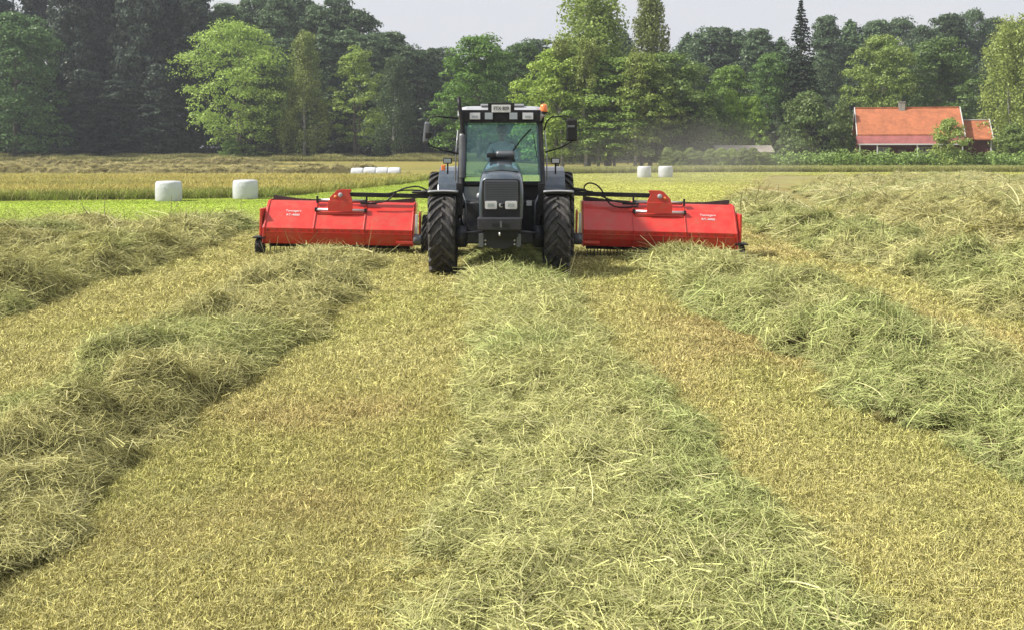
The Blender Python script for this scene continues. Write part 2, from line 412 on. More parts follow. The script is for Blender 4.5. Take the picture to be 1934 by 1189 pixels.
def stubble_clump(seed, n=90, rad=.16, h=.045, w=.0044, lean=.7):
    r = np.random.default_rng(seed)
    p = r.uniform(-rad, rad, (n, 2)); hh = h*r.uniform(.45, 1.25, n)
    a = r.uniform(0, 6.28, n); ln = r.normal(0, lean, n)
    K = 3; t = np.linspace(0, 1, K)
    st = np.zeros((n, K, 3))
    for k in range(K):
        st[:, k, 0] = p[:, 0]+np.cos(a)*ln*hh*t[k]**1.5*1.4; st[:, k, 1] = p[:, 1]+np.sin(a)*ln*hh*t[k]**1.5*1.4; st[:, k, 2] = hh*t[k]-.01
    wd = np.stack([np.cos(a+1.57), np.sin(a+1.57), np.zeros(n)], 1)
    # a few short bits of chopped stem lying flat
    m = int(n*.8); q = r.uniform(-rad, rad, (m, 2)); b = r.uniform(0, 6.28, m); ll = r.uniform(.015, .06, m)
    s2 = np.zeros((m, K, 3))
    for k in range(K):
        s2[:, k, 0] = q[:, 0]+np.cos(b)*ll*(t[k]-.5); s2[:, k, 1] = q[:, 1]+np.sin(b)*ll*(t[k]-.5); s2[:, k, 2] = .012+r.uniform(0, .04, m)*(.5+.5*t[k])
    wd2 = np.stack([np.cos(b+1.57)*.8, np.sin(b+1.57)*.8, r.normal(0, .5, m)], 1)
    wd2 /= np.linalg.norm(wd2, axis=1, keepdims=True)
    return ribbon_mesh('stubble_source', M['blade'], np.concatenate([st, s2]), np.concatenate([w*r.uniform(.7, 1.4, n), w*r.uniform(.7, 1.3, m)]), np.concatenate([wd, wd2]))
def hay_clump(seed, n=72, rad=.165, L0=.165, w=.0042, thick=.05):
    r = np.random.default_rng(seed); K = 7
    st = np.zeros((n, K, 3)); p = r.normal(0, rad*.5, (n, 2)); z = np.abs(r.normal(0, thick*.55, n))
    main = r.uniform(0, 6.28); a = np.where(r.random(n) < .5, main+r.normal(0, .45, n), r.uniform(0, 6.28, n))
    ln = L0*r.uniform(.35, 1.3, n); cur = r.normal(0, .6, n); kink = r.integers(1, K, n); kang = r.normal(0, .8, n)*(r.random(n) < .45); el = r.normal(0, .22, n); ec = r.normal(-.08, .22, n)
    pos = np.stack([p[:, 0], p[:, 1], z], 1)
    for k in range(K):
        st[:, k] = pos
        aa = a+cur*(k/K-.5)*1.3+r.normal(0, .06, n)+kang*(k >= kink); ee = el+ec*(k/K-.4)
        pos = pos+np.stack([np.cos(aa)*np.cos(ee), np.sin(aa)*np.cos(ee), np.sin(ee)], 1)*(ln/K)[:, None]
    st -= st.mean(1, keepdims=True)*np.array([1, 1, 0])*.6
    wd = np.stack([np.cos(a+1.57), np.sin(a+1.57), r.normal(0, .5, n)], 1); wd /= np.linalg.norm(wd, axis=1, keepdims=True)
    return ribbon_mesh('hay_source', M['hay'], st, w*np.where(r.random(n) < .2, r.uniform(1.3, 1.9, n), r.uniform(.45, 1.3, n)), wd)
C_stub = source_collection('stubble_tufts', [stubble_clump(s) for s in range(6)])
C_hay = source_collection('hay_tufts', [hay_clump(s+50) for s in range(8)])
C_stalk = source_collection('stalk_tufts', [hay_clump(s+90, 5, .2, .36, .0055, .05) for s in range(5)])
C_tall = source_collection('tall_tufts', [stubble_clump(s+30, 60, .45, .42, .022, .75) for s in range(4)])

# ---------------- stubble over the near field
def frust_points(y0, y1, per, power=2.0, margin=1.12, seed=1):
    """points in the field of view, denser near the viewer"""
    r = np.random.default_rng(seed)
    u = r.random(per)
    if power == 2.0: y = y0*(y1/y0)**u
    else: y = y0+(y1-y0)*u
    x = r.uniform(-1, 1, per)*(y*.4835*margin+.6)
    return x, y

# ------------------------------------------------------------------ windrows
class Row:
    def __init__(s, xf, y0, y1, hw, H, seed, tint, dens=1.0):
        s.xf, s.y0, s.y1, s.hw, s.H, s.seed, s.tint, s.dens = xf, y0, y1, hw, H, seed, np.array(tint), dens
    def cx(s, y): return s.xf(y)+.35*(fbm(y*.25, y*0+s.seed, s.seed+3, 3)-.5)
    def pit(s, x, y): return (.35 if s.seed == 5 else 1)*ss(.56, .66, vnoise(x*1.9+3, y*2.1, s.seed+41))*ss(.38, .52, vnoise(x*.6, y*.5, s.seed+43))
    def h(s, x, y):
        """heap height above the ground at x,y"""
        hw = (s.hw(y) if callable(s.hw) else s.hw)*(1+.45*(fbm(y*.55, y*0+3, s.seed, 3)-.5)*2*.6)
        u = (x-s.cx(y)+.5*(fbm(x*1.1, y*1.1, s.seed+21, 3)-.5))/hw
        prof = np.clip(1-np.abs(u)**2.4, 0, 1)**.8
        lump = .35+1.1*fbm(x*1.15, y*.8, s.seed+7, 4, .55)
        # tufts that overhang towards the lee side
        l2 = fbm(x*1.5, y*1.25, s.seed+9, 2); lump = lump-.12+.75*ss(.50, .58, l2)+.35*ss(.55, .62, vnoise(x*3.1, y*2.3, s.seed+19))
        H = s.H(y) if callable(s.H) else s.H
        ends = ss(s.y0-.5, s.y0+.6, y)*(1-ss(s.y1-.8, s.y1+.4, y))
        pit = s.pit(x, y); lump = lump*(1-.75*pit)
        fine = .05*(fbm(x*6, y*6, s.seed+13, 3)-.5)
        return (H*lump*1.05+fine*1.2)*prof*ends-.015*(prof <= 0)
rows = []
base_t = (.41, .39, .165)
slope = lambda X0: (lambda y: X0+.22*np.maximum(0, np.sqrt((y-27)**2+30)+(y-27)-4)/2)
def add_row(label, xf, y0, y1, hw, H, seed, tint, dens=1.0, group=None):
    rows.append((label, Row(xf, y0, y1, hw, H, seed, tint, dens), group))
add_row('flattened pale green windrow in the middle passing between the tractor front wheels', lambda y: .55-.05*np.clip(y-4, 0, 13), 1.5, 22, lambda y: .95-.025*np.clip(y-4, 0, 13), lambda y: .05+.007*np.clip(y-4, 0, 8)-.03*ss(12, 16, y), 5, (.42, .425, .175), 1.0)
add_row('long windrow ending in front of the red rake left of the tractor', lambda y: -2.95-.01*np.clip(y-4, 0, 30), 1.5, 18.6, .92, lambda y: .19-.11*ss(12, 18, y), 15, base_t)
add_row('long windrow ending in front of the red rake right of the tractor', lambda y: 4.2-.107*np.clip(y-4, 0, 15), 1.5, 18.3, lambda y: .98-.25*ss(10, 18, y), lambda y: .20-.08*ss(12, 18, y), 25, (.385, .39, .16))
add_row('thick windrow just outside the left red rake, second from the left tractor wheel', lambda y: -6.85-.01*y, 1.5, 26.2, 1.12, lambda y: .36-.0085*y, 35, (.39, .38, .155))
add_row('windrow along the far left, behind the thick one, ending at the green strip', lambda y: -10.2-.01*y, 6, 26.4, 1.15, lambda y: .34-.0085*y, 45, base_t)
add_row('shortest windrow at the left picture edge in front of the green strip', lambda y: -13.6-.01*y, 12, 26, 1.15, lambda y: .34-.0085*y, 55, base_t)
add_row('thick windrow just outside the right red rake', slope(6.75), 1.5, 40, 1.12, lambda y: .27-.14*ss(14, 40, y), 65, (.39, .38, .16))
add_row('windrow second outward from the right red rake', slope(10.0), 6, 58, 1.15, lambda y: .27-.17*ss(16, 50, y), 75, (.40, .375, .16))
add_row('windrow third outward from the right red rake', slope(13.3), 12, 88, .80, lambda y: .27-.17*ss(16, 50, y), 85, base_t)
add_row('windrow fourth outward from the right red rake', slope(16.6), 18, 92, .80, lambda y: .27-.17*ss(16, 50, y), 95, base_t)
add_row('windrow fifth outward from the right red rake', slope(19.9), 25, 95, .80, lambda y: .27-.17*ss(16, 50, y), 105, base_t)
add_row('windrow sixth outward from the right red rake, near the right picture edge', slope(23.2), 32, 96, .80, lambda y: .27-.17*ss(16, 50, y), 115, base_t)
add_row('outermost windrow on the right, shortest one before the hedge', slope(26.5), 40, 97, .80, lambda y: .27-.17*ss(16, 50, y), 125, base_t)

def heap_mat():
    m, nt, out = new_mat('packed_hay_gap_shade'); N = nt.nodes.new; L = nt.links.new
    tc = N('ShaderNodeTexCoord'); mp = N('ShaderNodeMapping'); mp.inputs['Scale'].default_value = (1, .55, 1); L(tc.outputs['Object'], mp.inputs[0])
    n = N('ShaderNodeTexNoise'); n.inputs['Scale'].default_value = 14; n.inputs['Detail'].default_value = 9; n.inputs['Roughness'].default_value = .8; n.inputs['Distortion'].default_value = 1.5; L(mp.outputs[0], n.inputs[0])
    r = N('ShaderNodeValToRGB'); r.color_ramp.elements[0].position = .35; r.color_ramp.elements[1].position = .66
    r.color_ramp.elements[0].color = (.05, .045, .02, 1); r.color_ramp.elements[1].color = (.24, .21, .09, 1); L(n.outputs[0], r.inputs[0])  # hay colour darkened to paint in the shade between strands
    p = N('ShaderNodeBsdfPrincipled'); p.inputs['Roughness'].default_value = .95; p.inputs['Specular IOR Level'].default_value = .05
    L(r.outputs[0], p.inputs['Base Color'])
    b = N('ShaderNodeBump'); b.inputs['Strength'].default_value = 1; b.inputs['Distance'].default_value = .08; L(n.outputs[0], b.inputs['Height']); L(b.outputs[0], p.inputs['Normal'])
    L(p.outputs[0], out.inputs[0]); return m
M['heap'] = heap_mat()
def vis(x, y, m=.8): return np.abs(x) < y*.4835*1.08+m
allx = []
for label, r, grp in rows:
    yv = [max(r.y0-.6, 3.0)]
    while yv[-1] < r.y1+.5: yv.append(yv[-1]+max(.07, .009*yv[-1]))
    yv = np.array(yv); hwm = 1.9
    uu = np.linspace(-1, 1, 44)
    Y2, U2 = np.meshgrid(yv, uu, indexing='ij'); X2 = r.cx(Y2)+U2*hwm
    keep = vis(X2, Y2, 2.5).any(1); Y2, X2 = Y2[keep], X2[keep]
    H2 = r.h(X2, Y2); Z2 = T(X2, Y2)+H2
    ny2, nx2 = Y2.shape; ii = np.arange(Y2.size).reshape(ny2, nx2)
    ff = np.stack([ii[:-1, :-1], ii[:-1, 1:], ii[1:, 1:], ii[1:, :-1]], -1).reshape(-1, 4)
    hh = H2.ravel(); ff = ff[(hh[ff] > 0.0).any(1)]
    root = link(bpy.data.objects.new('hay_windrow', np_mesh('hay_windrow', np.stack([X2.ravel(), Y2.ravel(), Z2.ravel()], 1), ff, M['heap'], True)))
    tag(root, label, 'windrow', 'windrows of cut hay')
    # strands
    ya, yb = max(r.y0, 3.6), r.y1
    n = int(16500*r.dens*(1 if ya < 6 else .8))
    rr = np.random.default_rng(r.seed)
    y = ya*(yb/ya)**(rr.random(n)**1.0); x = r.cx(y)+np.clip(rr.normal(0, .66, n), -1.6, 1.6)*(r.hw(y) if callable(r.hw) else r.hw)
    h = r.h(x, y); ok = vis(x, y) & (h > -.005); ok &= (h > .02) | (rr.random(n) < .25); ok &= rr.random(n) > r.pit(x, y)*.85
    x, y, h = x[ok], y[ok], h[ok]; e = .08
    gx = (r.h(x+e, y)-r.h(x-e, y))/(2*e); gy = (r.h(x, y+e)-r.h(x, y-e))/(2*e)
    nrm = np.stack([-gx*.8, -gy*.8, np.ones_like(x)], 1)+rr.normal(0, .12, (len(x), 3))
    sc = np.clip(y/8.5, .75, 2.3+.8*ss(40, 80, y))*rr.uniform(.75, 1.3, len(x))
    scl = np.stack([sc, sc, np.minimum(sc, 1.6)*rr.uniform(.8, 1.5, len(x))], 1)
    n1 = fbm(x*.6, y*.4, r.seed+31, 3)[:, None]
    tint = r.tint*(.78+.42*rr.random(len(x)))[:, None]
    gk = ss(.48, .68, n1); tint = tint*(1-gk*.45)+np.array([.27, .35, .12])*gk*.45
    gk = ss(.6, .35, n1)*0; 
    P = np.stack([x, y, T(x, y)+np.maximum(h, 0)+.01], 1)
    o = scatter('hay_strands', C_hay, P, eulers(nrm, rr.uniform(0, 6.28, len(x))), scl, tint, root)
    # stray longer stalks
    m = len(x)//14; k = rr.choice(len(x), m, replace=False)
    sc2 = np.clip(y[k]/10, .7, 3)*rr.uniform(.8, 1.4, m)
    scatter('long_stalks', C_stalk, P[k]+np.array([0, 0, .03]), eulers(nrm[k]+rr.normal(0, .25, (m, 3)), rr.uniform(0, 6.28, m)), np.stack([sc2, sc2, sc2*1.2], 1), np.array([[.46, .44, .23]])*rr.uniform(.8, 1.15, (m, 1)), root)

# stubble
x, y = frust_points(3.9, 34, 34000, seed=5)
ok = (y < hayedge(x)+1); x, y = x[ok], y[ok]; n = len(x)
sc = np.clip(y/7.0, .8, 5)*rng.uniform(.8, 1.2, n)
tint = zone_colour(x, y)*rng.uniform(.8, 1.2, (n, 1))
o = scatter('stubble', C_stub, np.stack([x, y, T(x, y)], 1), eulers(np.tile([[0, 0, 1.]], (n, 1))+rng.normal(0, .08, (n, 3)), rng.uniform(0, 6.28, n)), np.stack([sc, sc, np.clip(sc, .9, 1.5)], 1), tint)
tag(o, 'golden stubble covering the mown lanes between the windrows', 'stubble')
x, y = frust_points(26, 112, 26000, seed=6)
ok = (y >= hayedge(x)-1) & (y < bound(x)+1); x, y = x[ok], y[ok]; n = len(x)
sc = np.clip(y/7.0, .8, 9)*rng.uniform(.8, 1.2, n)
o = scatter('mown_grass', C_stub, np.stack([x, y, T(x, y)], 1), eulers(np.tile([[0, 0, 1.]], (n, 1)), rng.uniform(0, 6.28, n)), np.stack([sc, sc, np.clip(sc*.35, 1, 1.6)], 1), zone_colour(x, y)*rng.uniform(.88, 1.12, (n, 1)))
tag(o, 'short bright green mown grass behind the tractor', 'grass')
# a thin litter of loose hay on the lanes
x, y = frust_points(3.9, 30, 2600, seed=9); ok = y < hayedge(x)-.5; x, y = x[ok], y[ok]; n = len(x)
sc = np.clip(y/9, .8, 3)*rng.uniform(.6, 1.1, n)
o = scatter('loose_hay', C_stalk, np.stack([x, y, T(x, y)+.045], 1), eulers(np.tile([[0, 0, 1.]], (n, 1))+rng.normal(0, .1, (n, 3)), rng.uniform(0, 6.28, n)), np.stack([sc*.55, sc*.55, sc*.7], 1), zone_colour(x, y)*rng.uniform(.95, 1.35, (n, 1)))
tag(o, 'loose stalks of hay scattered over the stubble', 'hay')
x, y = frust_points(3.9, 27, 5200, seed=19); wsum = 0*x
for _, r, _g in rows[:7]: wsum = wsum+np.exp(-((x-r.cx(y))/1.55)**4)*(y < r.y1)
ok = (y < hayedge(x)-.5) & (rng.random(len(x)) < .10+.9*np.clip(wsum, 0, 1)) & (np.abs(x+.18) > 1.15*(y > 14.5)); x, y = x[ok], y[ok]; n = len(x)
sc = np.clip(y/9, .7, 2.2)*rng.uniform(.5, 1.1, n)
o = scatter('hay_wisps', C_hay, np.stack([x, y, T(x, y)+.02], 1), eulers(np.tile([[0, 0, 1.]], (n, 1))+rng.normal(0, .08, (n, 3)), rng.uniform(0, 6.28, n)), np.stack([sc, sc, sc*.5], 1), np.array([[.42, .41, .17]])*rng.uniform(.8, 1.15, (n, 1)))
tag(o, 'thin wisps of hay spread along the edges of the windrows', 'hay')
# tall uncut grass beyond the mown edge
x = rng.uniform(-95, 12, 60000); y = 48+rng.random(60000)**1.15*60
ok = (y > bound(x)+.2) & (np.abs(x) < y*.51) & (y < 92+5*(fbm(x*.1, y*.1, 3)-.5)); x, y = x[ok], y[ok]; n = len(x)
hgt = rng.uniform(.75, 1.15, n)*(1-.35*ss(75, 92, y))
tt = zone_colour(x, y+2)*rng.uniform(.85, 1.2, (n, 1))
edge = np.exp(-(y-bound(x))/2.2)[:, None]; tt = tt*(1-edge*.8)+np.array([.20, .28, .055])*edge*.8
o = scatter('tall_grass', C_tall, np.stack([x, y, T(x, y)], 1), eulers(np.tile([[0, 0, 1.]], (n, 1))+rng.normal(0, .06, (n, 3)), rng.uniform(0, 6.28, n)), np.stack([np.ones(n)*1.1, np.ones(n)*1.1, hgt], 1), tt)
tag(o, 'band of tall ochre uncut grass behind the two white bales', 'grass')
x = rng.uniform(-5, 75, 26000); y = rng.uniform(98, 119, 26000)
ok = (y > bound(x)) & (np.abs(x) < y*.51) & (y < bound(x)+9); x, y = x[ok], y[ok]; n = len(x)
o = scatter('verge_grass', C_tall, np.stack([x, y, T(x, y)], 1), eulers(np.tile([[0, 0, 1.]], (n, 1)), rng.uniform(0, 6.28, n)), np.stack([np.ones(n)*1.2, np.ones(n)*1.2, rng.uniform(.7, 1.3, n)], 1), np.array([[.30, .32, .11]])*rng.uniform(.7, 1.25, (n, 1)))
tag(o, 'rough grass verge at the foot of the hedge and birches', 'grass')
x = rng.uniform(-95, 0, 16000); y = rng.uniform(148, 170, 16000); ok = np.abs(x) < y*.51; x, y = x[ok], y[ok]; n = len(x)
o = scatter('wood_edge_grass', C_tall, np.stack([x, y, T(x, y)], 1), eulers(np.tile([[0, 0, 1.]], (n, 1)), rng.uniform(0, 6.28, n)), np.stack([np.ones(n)*1.6, np.ones(n)*1.6, rng.uniform(.3, 1.0, n)+1.2*ss(.55, .75, fbm(x*.3, y*.2, 4, 3))], 1), np.array([[.31, .31, .125]])*(rng.uniform(.6, 1.2, (n, 1))*(.45+.9*fbm(x*.5, y*.3, 7, 3)[:, None])))
tag(o, 'pale tangled grass along the foot of the dark wood', 'grass')

# far swaths in the left field (seen as broken streaks)
for k, (xa, xb, yy0, lab) in enumerate(((-80, -9, 96, 'nearest'), (-80, -12, 104, 'second'), (-82, -16, 113, 'third'), (-84, -24, 123, 'fourth'), (-86, -26, 135, 'farthest'))):
    xv = np.arange(xa, xb, .45); uu = np.linspace(-1, 1, 9)
    X2, U2 = np.meshgrid(xv, uu, indexing='ij'); cy = yy0+1.6*(fbm(X2*.09, X2*0+k, 60+k, 3)-.5)*3; Y2 = cy+U2*1.1
    H2 = 1.15*fbm(X2*.35, Y2*.6, 70+k, 4, .6)*np.clip(1-U2**2, 0, 1)*ss(.30, .55, fbm(X2*.12, Y2*.1, 80+k, 3))-.03
    ny2, nx2 = Y2.shape; ii = np.arange(Y2.size).reshape(ny2, nx2)
    ff = np.stack([ii[:-1, :-1], ii[1:, :-1], ii[1:, 1:], ii[:-1, 1:]], -1).reshape(-1, 4)
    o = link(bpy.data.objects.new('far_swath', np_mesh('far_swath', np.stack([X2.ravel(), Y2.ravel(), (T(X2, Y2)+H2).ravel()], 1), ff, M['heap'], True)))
    q = rng.choice(X2.size, 900); hq = H2.ravel()[q]; q = q[hq > .02]; P = np.stack([X2.ravel()[q], Y2.ravel()[q], (T(X2, Y2)+H2).ravel()[q]], 1); m = len(q)
    scatter('hay_strands', C_hay, P, eulers(np.tile([[0, -.3, 1.]], (m, 1))+rng.normal(0, .3, (m, 3)), rng.uniform(0, 6.28, m)), np.tile([[3.2, 3.2, 3.0]], (m, 1))*rng.uniform(.6, 1.2, (m, 1)), np.array([[.45, .40, .18]])*rng.uniform(.5, 1.15, (m, 1)), o)
    tag(o, '%s of the broken straw swaths in the left field before the dark wood' % lab, 'swath', 'swaths in the far left field')

# ------------------------------------------------------------------ haze
def vol_mat(name, col, dens, aniso=.2):
    m, nt, out = new_mat(name); v = nt.nodes.new('ShaderNodeVolumePrincipled')
    v.inputs['Color'].default_value = col; v.inputs['Density'].default_value = dens; v.inputs['Anisotropy'].default_value = aniso
    nt.links.new(v.outputs[0], out.inputs['Volume']); return m, nt, v
hm, _, _ = vol_mat('haze_air', (.86, .91, 1, 1), .0004)
o = MB().box((0, 140, 22), (360, 420, 56)).build('haze', hm); tag(o, kind='stuff', label='thin pale summer haze over the field and woods')
# ------------------------------------------------------------------ trees
def leaf_mesh(name, C, Nn, size, mat, elong=.62):
    n = len(C); r = np.random.default_rng(n)
    Nn = Nn/np.linalg.norm(Nn, axis=1, keepdims=True)
    t = r.normal(0, 1, (n, 3)); t -= Nn*(t*Nn).sum(1, keepdims=True); t /= np.linalg.norm(t, axis=1, keepdims=True); b = np.cross(Nn, t)
    s = (size*r.uniform(.6, 1.35, n))[:, None]*.5
    v = np.stack([C-t*s, C-b*s*elong+Nn*s*.15, C+t*s, C+b*s*elong+Nn*s*.15], 1).reshape(-1, 3)
    f = np.arange(n*4).reshape(n, 4)
    me = np_mesh(name, v, f, mat)
    for nm in ('rnd',):
        a = me.attributes.new(nm, 'FLOAT', 'FACE'); a.data.foreach_set('value', r.random(n).astype(np.float32))
    return me
def tree_parts(kind, seed, H=20.0, W=12.0, nclus=110, nleaf=70, leaf=.42, c0=.18, trunks=1, barkm='bark', prof=None):
    """returns (trunk mesh, crown mesh), base at origin, height H, crown width W"""
    r = np.random.default_rng(seed)
    prof = prof or (lambda t: np.sin(np.pi*np.clip(t*.9+.08, 0, 1))**.6)
    z0 = H*c0; cl = []
    lobes = [(r.uniform(0, 6.28), r.uniform(.15, .85), r.uniform(.75, 1.18)) for _ in range(7)]
    while len(cl) < nclus:
        t = r.random()**.85; a = r.uniform(0, 6.28); rr = r.random()**.45
        k = 1.0
        for la, lt, lk in lobes:
            d = math.hypot(math.remainder(a-la, 2*math.pi), (t-lt)*3.2); k += (lk-1)*math.exp(-d*d*1.4)*1.6
        R = W/2*float(prof(t))*k
        cl.append((math.cos(a)*R*rr, math.sin(a)*R*rr, z0+(H-z0)*t*.96, t))
    cl = np.array(cl)
    Cs = []; Ns = []
    for cxx, cyy, czz, t in cl:
        rc = W*.088*r.uniform(.65, 1.35)
        m = int(nleaf*r.uniform(.7, 1.3))
        d = r.normal(0, 1, (m, 3)); d /= np.linalg.norm(d, axis=1, keepdims=True)
        d[:, 2] = np.where(d[:, 2] < -.3, -d[:, 2]*.7, d[:, 2])
        rad = rc*r.uniform(.72, 1.08, (m, 1))
        if kind == 'birch':        # hanging twigs
            d2 = d*rad*np.array([.9, .9, .8]); drop = r.random(m)**1.2*rc*2.9
            p = np.array([cxx, cyy, czz])+d2; p[:, 2] -= drop
            nn = d*np.array([1, 1, .3])+r.normal(0, .4, (m, 3))
        else:
            p = np.array([cxx, cyy, czz])+d*rad*np.array([1.15, 1.15, .8])
            nn = d+r.normal(0, .45, (m, 3))+np.array([0, 0, .25])
        Cs.append(p); Ns.append(nn)
    Cs = np.concatenate(Cs); Ns = np.concatenate(Ns)
    keep = Cs[:, 2] > .4; Cs, Ns = Cs[keep], Ns[keep]
    crown = leaf_mesh('crown', Cs, Ns, leaf, M['leaf'])
    mb = MB()
    for k in range(trunks):
        an = k*2.4+seed; sp = 0 if trunks == 1 else .7
        bx, by = math.cos(an)*sp*.4, math.sin(an)*sp*.4; tx, ty = math.cos(an)*sp*W*.16, math.sin(an)*sp*W*.16
        pts = []; nn = 7
        for i in range(nn):
            q = i/(nn-1); pts.append((bx+(tx-bx)*q+r.normal(0, .12)*q*2, by+(ty-by)*q+r.normal(0, .12)*q*2, -0.3+(H*.86+.3)*q))
        tr = H*.0135*(1 if trunks == 1 else .75)
        mb.tube(pts, [tr*(1.25 if i == 0 else 1-.86*i/(nn-1)) for i in range(nn)], 8)
        sel = cl[r.choice(len(cl), 16 if trunks == 1 else 9, replace=False)]
        for c in sel:
            q = np.clip((c[2]-abs(c[0])*.5-abs(c[1])*.5)/H/.86, .14, .9); i = q*(nn-1); i0 = int(i)
            p0 = Vector(pts[i0]).lerp(Vector(pts[min(i0+1, nn-1)]), i-i0); p1 = Vector(c[:3])
            mid = p0.lerp(p1, .5)+Vector((0, 0, H*.015))
            mb.tube([p0, mid, p1], [tr*.42*(1-q*.5), tr*.25*(1-q*.4), tr*.08], 5, False)
    me = bpy.data.meshes.new('trunk'); me.from_pydata(mb.v, [], mb.f); me.polygons.foreach_set('use_smooth', mb.sm); me.materials.append(M[barkm]); me.update()
    return me, crown
def conifer_parts(seed, H=24., W=7., spruce=True, tiers=34, per=9, leaf=.5):
    r = np.random.default_rng(seed); Cs = []; Ns = []
    for i in range(tiers):
        t = i/(tiers-1); z = H*(.06 if spruce else .35)+H*(.93 if spruce else .62)*t
        R = (W/2*(1-t)**.85+.12) if spruce else W/2*math.sin(math.pi*min(1, .25+t*.75))**.7*r.uniform(.6, 1.1)
        pn = max(4, int(per*(1-t*.45)))
        for k in range(pn):
            a = r.uniform(0, 6.28); Rb = R*r.uniform(.65, 1.15); m = max(5, int(26*Rb/(W/2)+4))
            q = r.random(m)**.7; side = r.normal(0, .16*Rb+.05, m)*(1.1-q*.6)
            droop = (-.35*q+.18*q*q)*Rb*1.0 if spruce else .15*q*Rb
            x = np.cos(a)*q*Rb-np.sin(a)*side; y = np.sin(a)*q*Rb+np.cos(a)*side
            zz = z+droop-np.abs(side)*.35+r.normal(0, .06 if spruce else .35, m)
            Cs.append(np.stack([x, y, zz], 1)); Ns.append(np.stack([np.cos(a)*.4+r.normal(0, .4, m), np.sin(a)*.4+r.normal(0, .4, m), .7+r.normal(0, .35, m)], 1))
    crown = leaf_mesh('crown', np.concatenate(Cs), np.concatenate(Ns), leaf, M['needle'], .45)
    mb = MB().tube([(0, 0, -.3), (0.05, 0, H*.5), (0, 0, H*.985)], [H*.013, H*.008, .03], 8)
    me = bpy.data.meshes.new('trunk'); me.from_pydata(mb.v, [], mb.f); me.polygons.foreach_set('use_smooth', mb.sm); me.materials.append(M['bark']); me.update()
    return me, crown
full = lambda t: np.clip(1-(np.abs(t-.38)/.66)**2.3, .04, 1)**.75
TP = {
 'round1': tree_parts('d', 1, W=12, nclus=210, nleaf=100, leaf=.37, c0=.06, prof=full), 'round2': tree_parts('d', 2, W=13, nclus=230, nleaf=100, leaf=.37, c0=.05, prof=full), 'round3': tree_parts('d', 3, W=11, nclus=200, nleaf=100, leaf=.37, c0=.06, prof=full),
 'airy': tree_parts('d', 4, W=15, nclus=230, nleaf=92, c0=.10, trunks=2, leaf=.33),
 'airy2': tree_parts('d', 14, W=9, nclus=130, nleaf=85, c0=.12, trunks=3, leaf=.31),
 'oval': tree_parts('d', 5, W=9, nclus=190, nleaf=66, leaf=.42, c0=.04, prof=lambda t: np.clip(1-(t*1.0-.35)**2*1.9, .05, 1)),
 'birch1': tree_parts('birch', 6, W=9, nclus=200, nleaf=90, leaf=.30, c0=.10, barkm='birch_bark', prof=lambda t: np.clip(1.05-t*.85, .08, 1)*np.clip(t*5+.45, 0, 1)),
 'birch2': tree_parts('birch', 7, W=10, nclus=240, nleaf=90, leaf=.31, c0=.12, barkm='birch_bark', trunks=2, prof=lambda t: np.clip(1.0-t*.6, .1, 1)),
 'birch3': tree_parts('birch', 17, W=6, nclus=80, nleaf=80, leaf=.30, c0=.40, barkm='birch_bark', prof=lambda t: np.clip(1.0-t*.6, .1, 1)),
 'tall1': tree_parts('d', 8, H=28, W=13, nclus=330, nleaf=66, leaf=.56, c0=.01, prof=lambda t: np.clip(1.0-.55*t**2.6, .1, 1)),
 'tall2': tree_parts('d', 9, H=28, W=12, nclus=330, nleaf=66, leaf=.56, c0=.01, prof=lambda t: np.clip(1.0-.72*t**1.8, .1, 1)),
 'tall3': tree_parts('d', 19, H=28, W=12, nclus=300, nleaf=66, leaf=.54, c0=.10, prof=lambda t: np.clip(.75+.6*t-1.15*t**4, .1, 1.05)),
 'pine': conifer_parts(10, 26, 10, False, 60, 20, .60),
 'spruce': conifer_parts(11, 24, 8.6, True, 56, 17, .5),
 'shrub': tree_parts('d', 12, H=8, W=9, nclus=150, nleaf=66, leaf=.32, c0=.02, trunks=3, prof=lambda t: np.clip(1-t**2.6, .05, 1)**.6),
 'shrub2': tree_parts('d', 13, H=8, W=6, nclus=130, nleaf=60, leaf=.30, c0=.02, trunks=3, prof=lambda t: np.clip(1-(t-.3)**2*1.8, .05, 1)),
}
REFH = {'tall1': 28, 'tall2': 28, 'tall3': 28, 'pine': 26, 'spruce': 24, 'shrub': 8, 'shrub2': 8}
REFW = {'round1': 12, 'round2': 13, 'round3': 11, 'airy': 15, 'airy2': 9, 'oval': 9, 'birch1': 9, 'birch2': 10, 'birch3': 6, 'tall1': 13, 'tall2': 12, 'tall3': 12, 'pine': 10, 'spruce': 8.6, 'shrub': 9, 'shrub2': 6}
def tree(kind, px, top, wpx, Y, col, label, name='deciduous_tree', cat='tree', group=None, rz=None):
    s = F/Y; X = (px-967)/s; z0 = float(T(X, Y)); H = CAMH+(280-top)/s-z0; W = wpx/s
    root = empty(name, (X, Y, z0), 0); tag(root, label, cat, group)
    tm, cm = TP[kind]; sz = H/REFH.get(kind, 20.); sw = W/REFW[kind]
    rot = random.uniform(0, 6.28) if rz is None else rz
    for nm, me in (('trunk', tm), ('crown', cm)):
        o = link(bpy.data.objects.new(nm, me), root); o.scale = (sw, sw, sz); o.rotation_euler = (0, 0, rot)
        if nm == 'crown': o.color = (col[0]*1.55, col[1]*1.45, col[2]*1.3, 1)
    return root
DK = (.040, .060, .048); DG = (.050, .088, .030); MG = (.085, .15, .045); LG = (.18, .28, .07); YG = (.225, .33, .08); OL = (.14, .185, .055)
def cm(c, k): return tuple(a*k for a in c)
G1 = 'trees standing before the dark wood on the left'
tree('round2', 30, 24, 210, 160, (.07, .135, .05), 'mid green leafy tree at the left picture edge before the dark wood', group=G1)
tree('airy', 450, 40, 196, 163, YG, 'large spreading yellow green tree, its short trunk showing, left of the slim birch', group=G1)
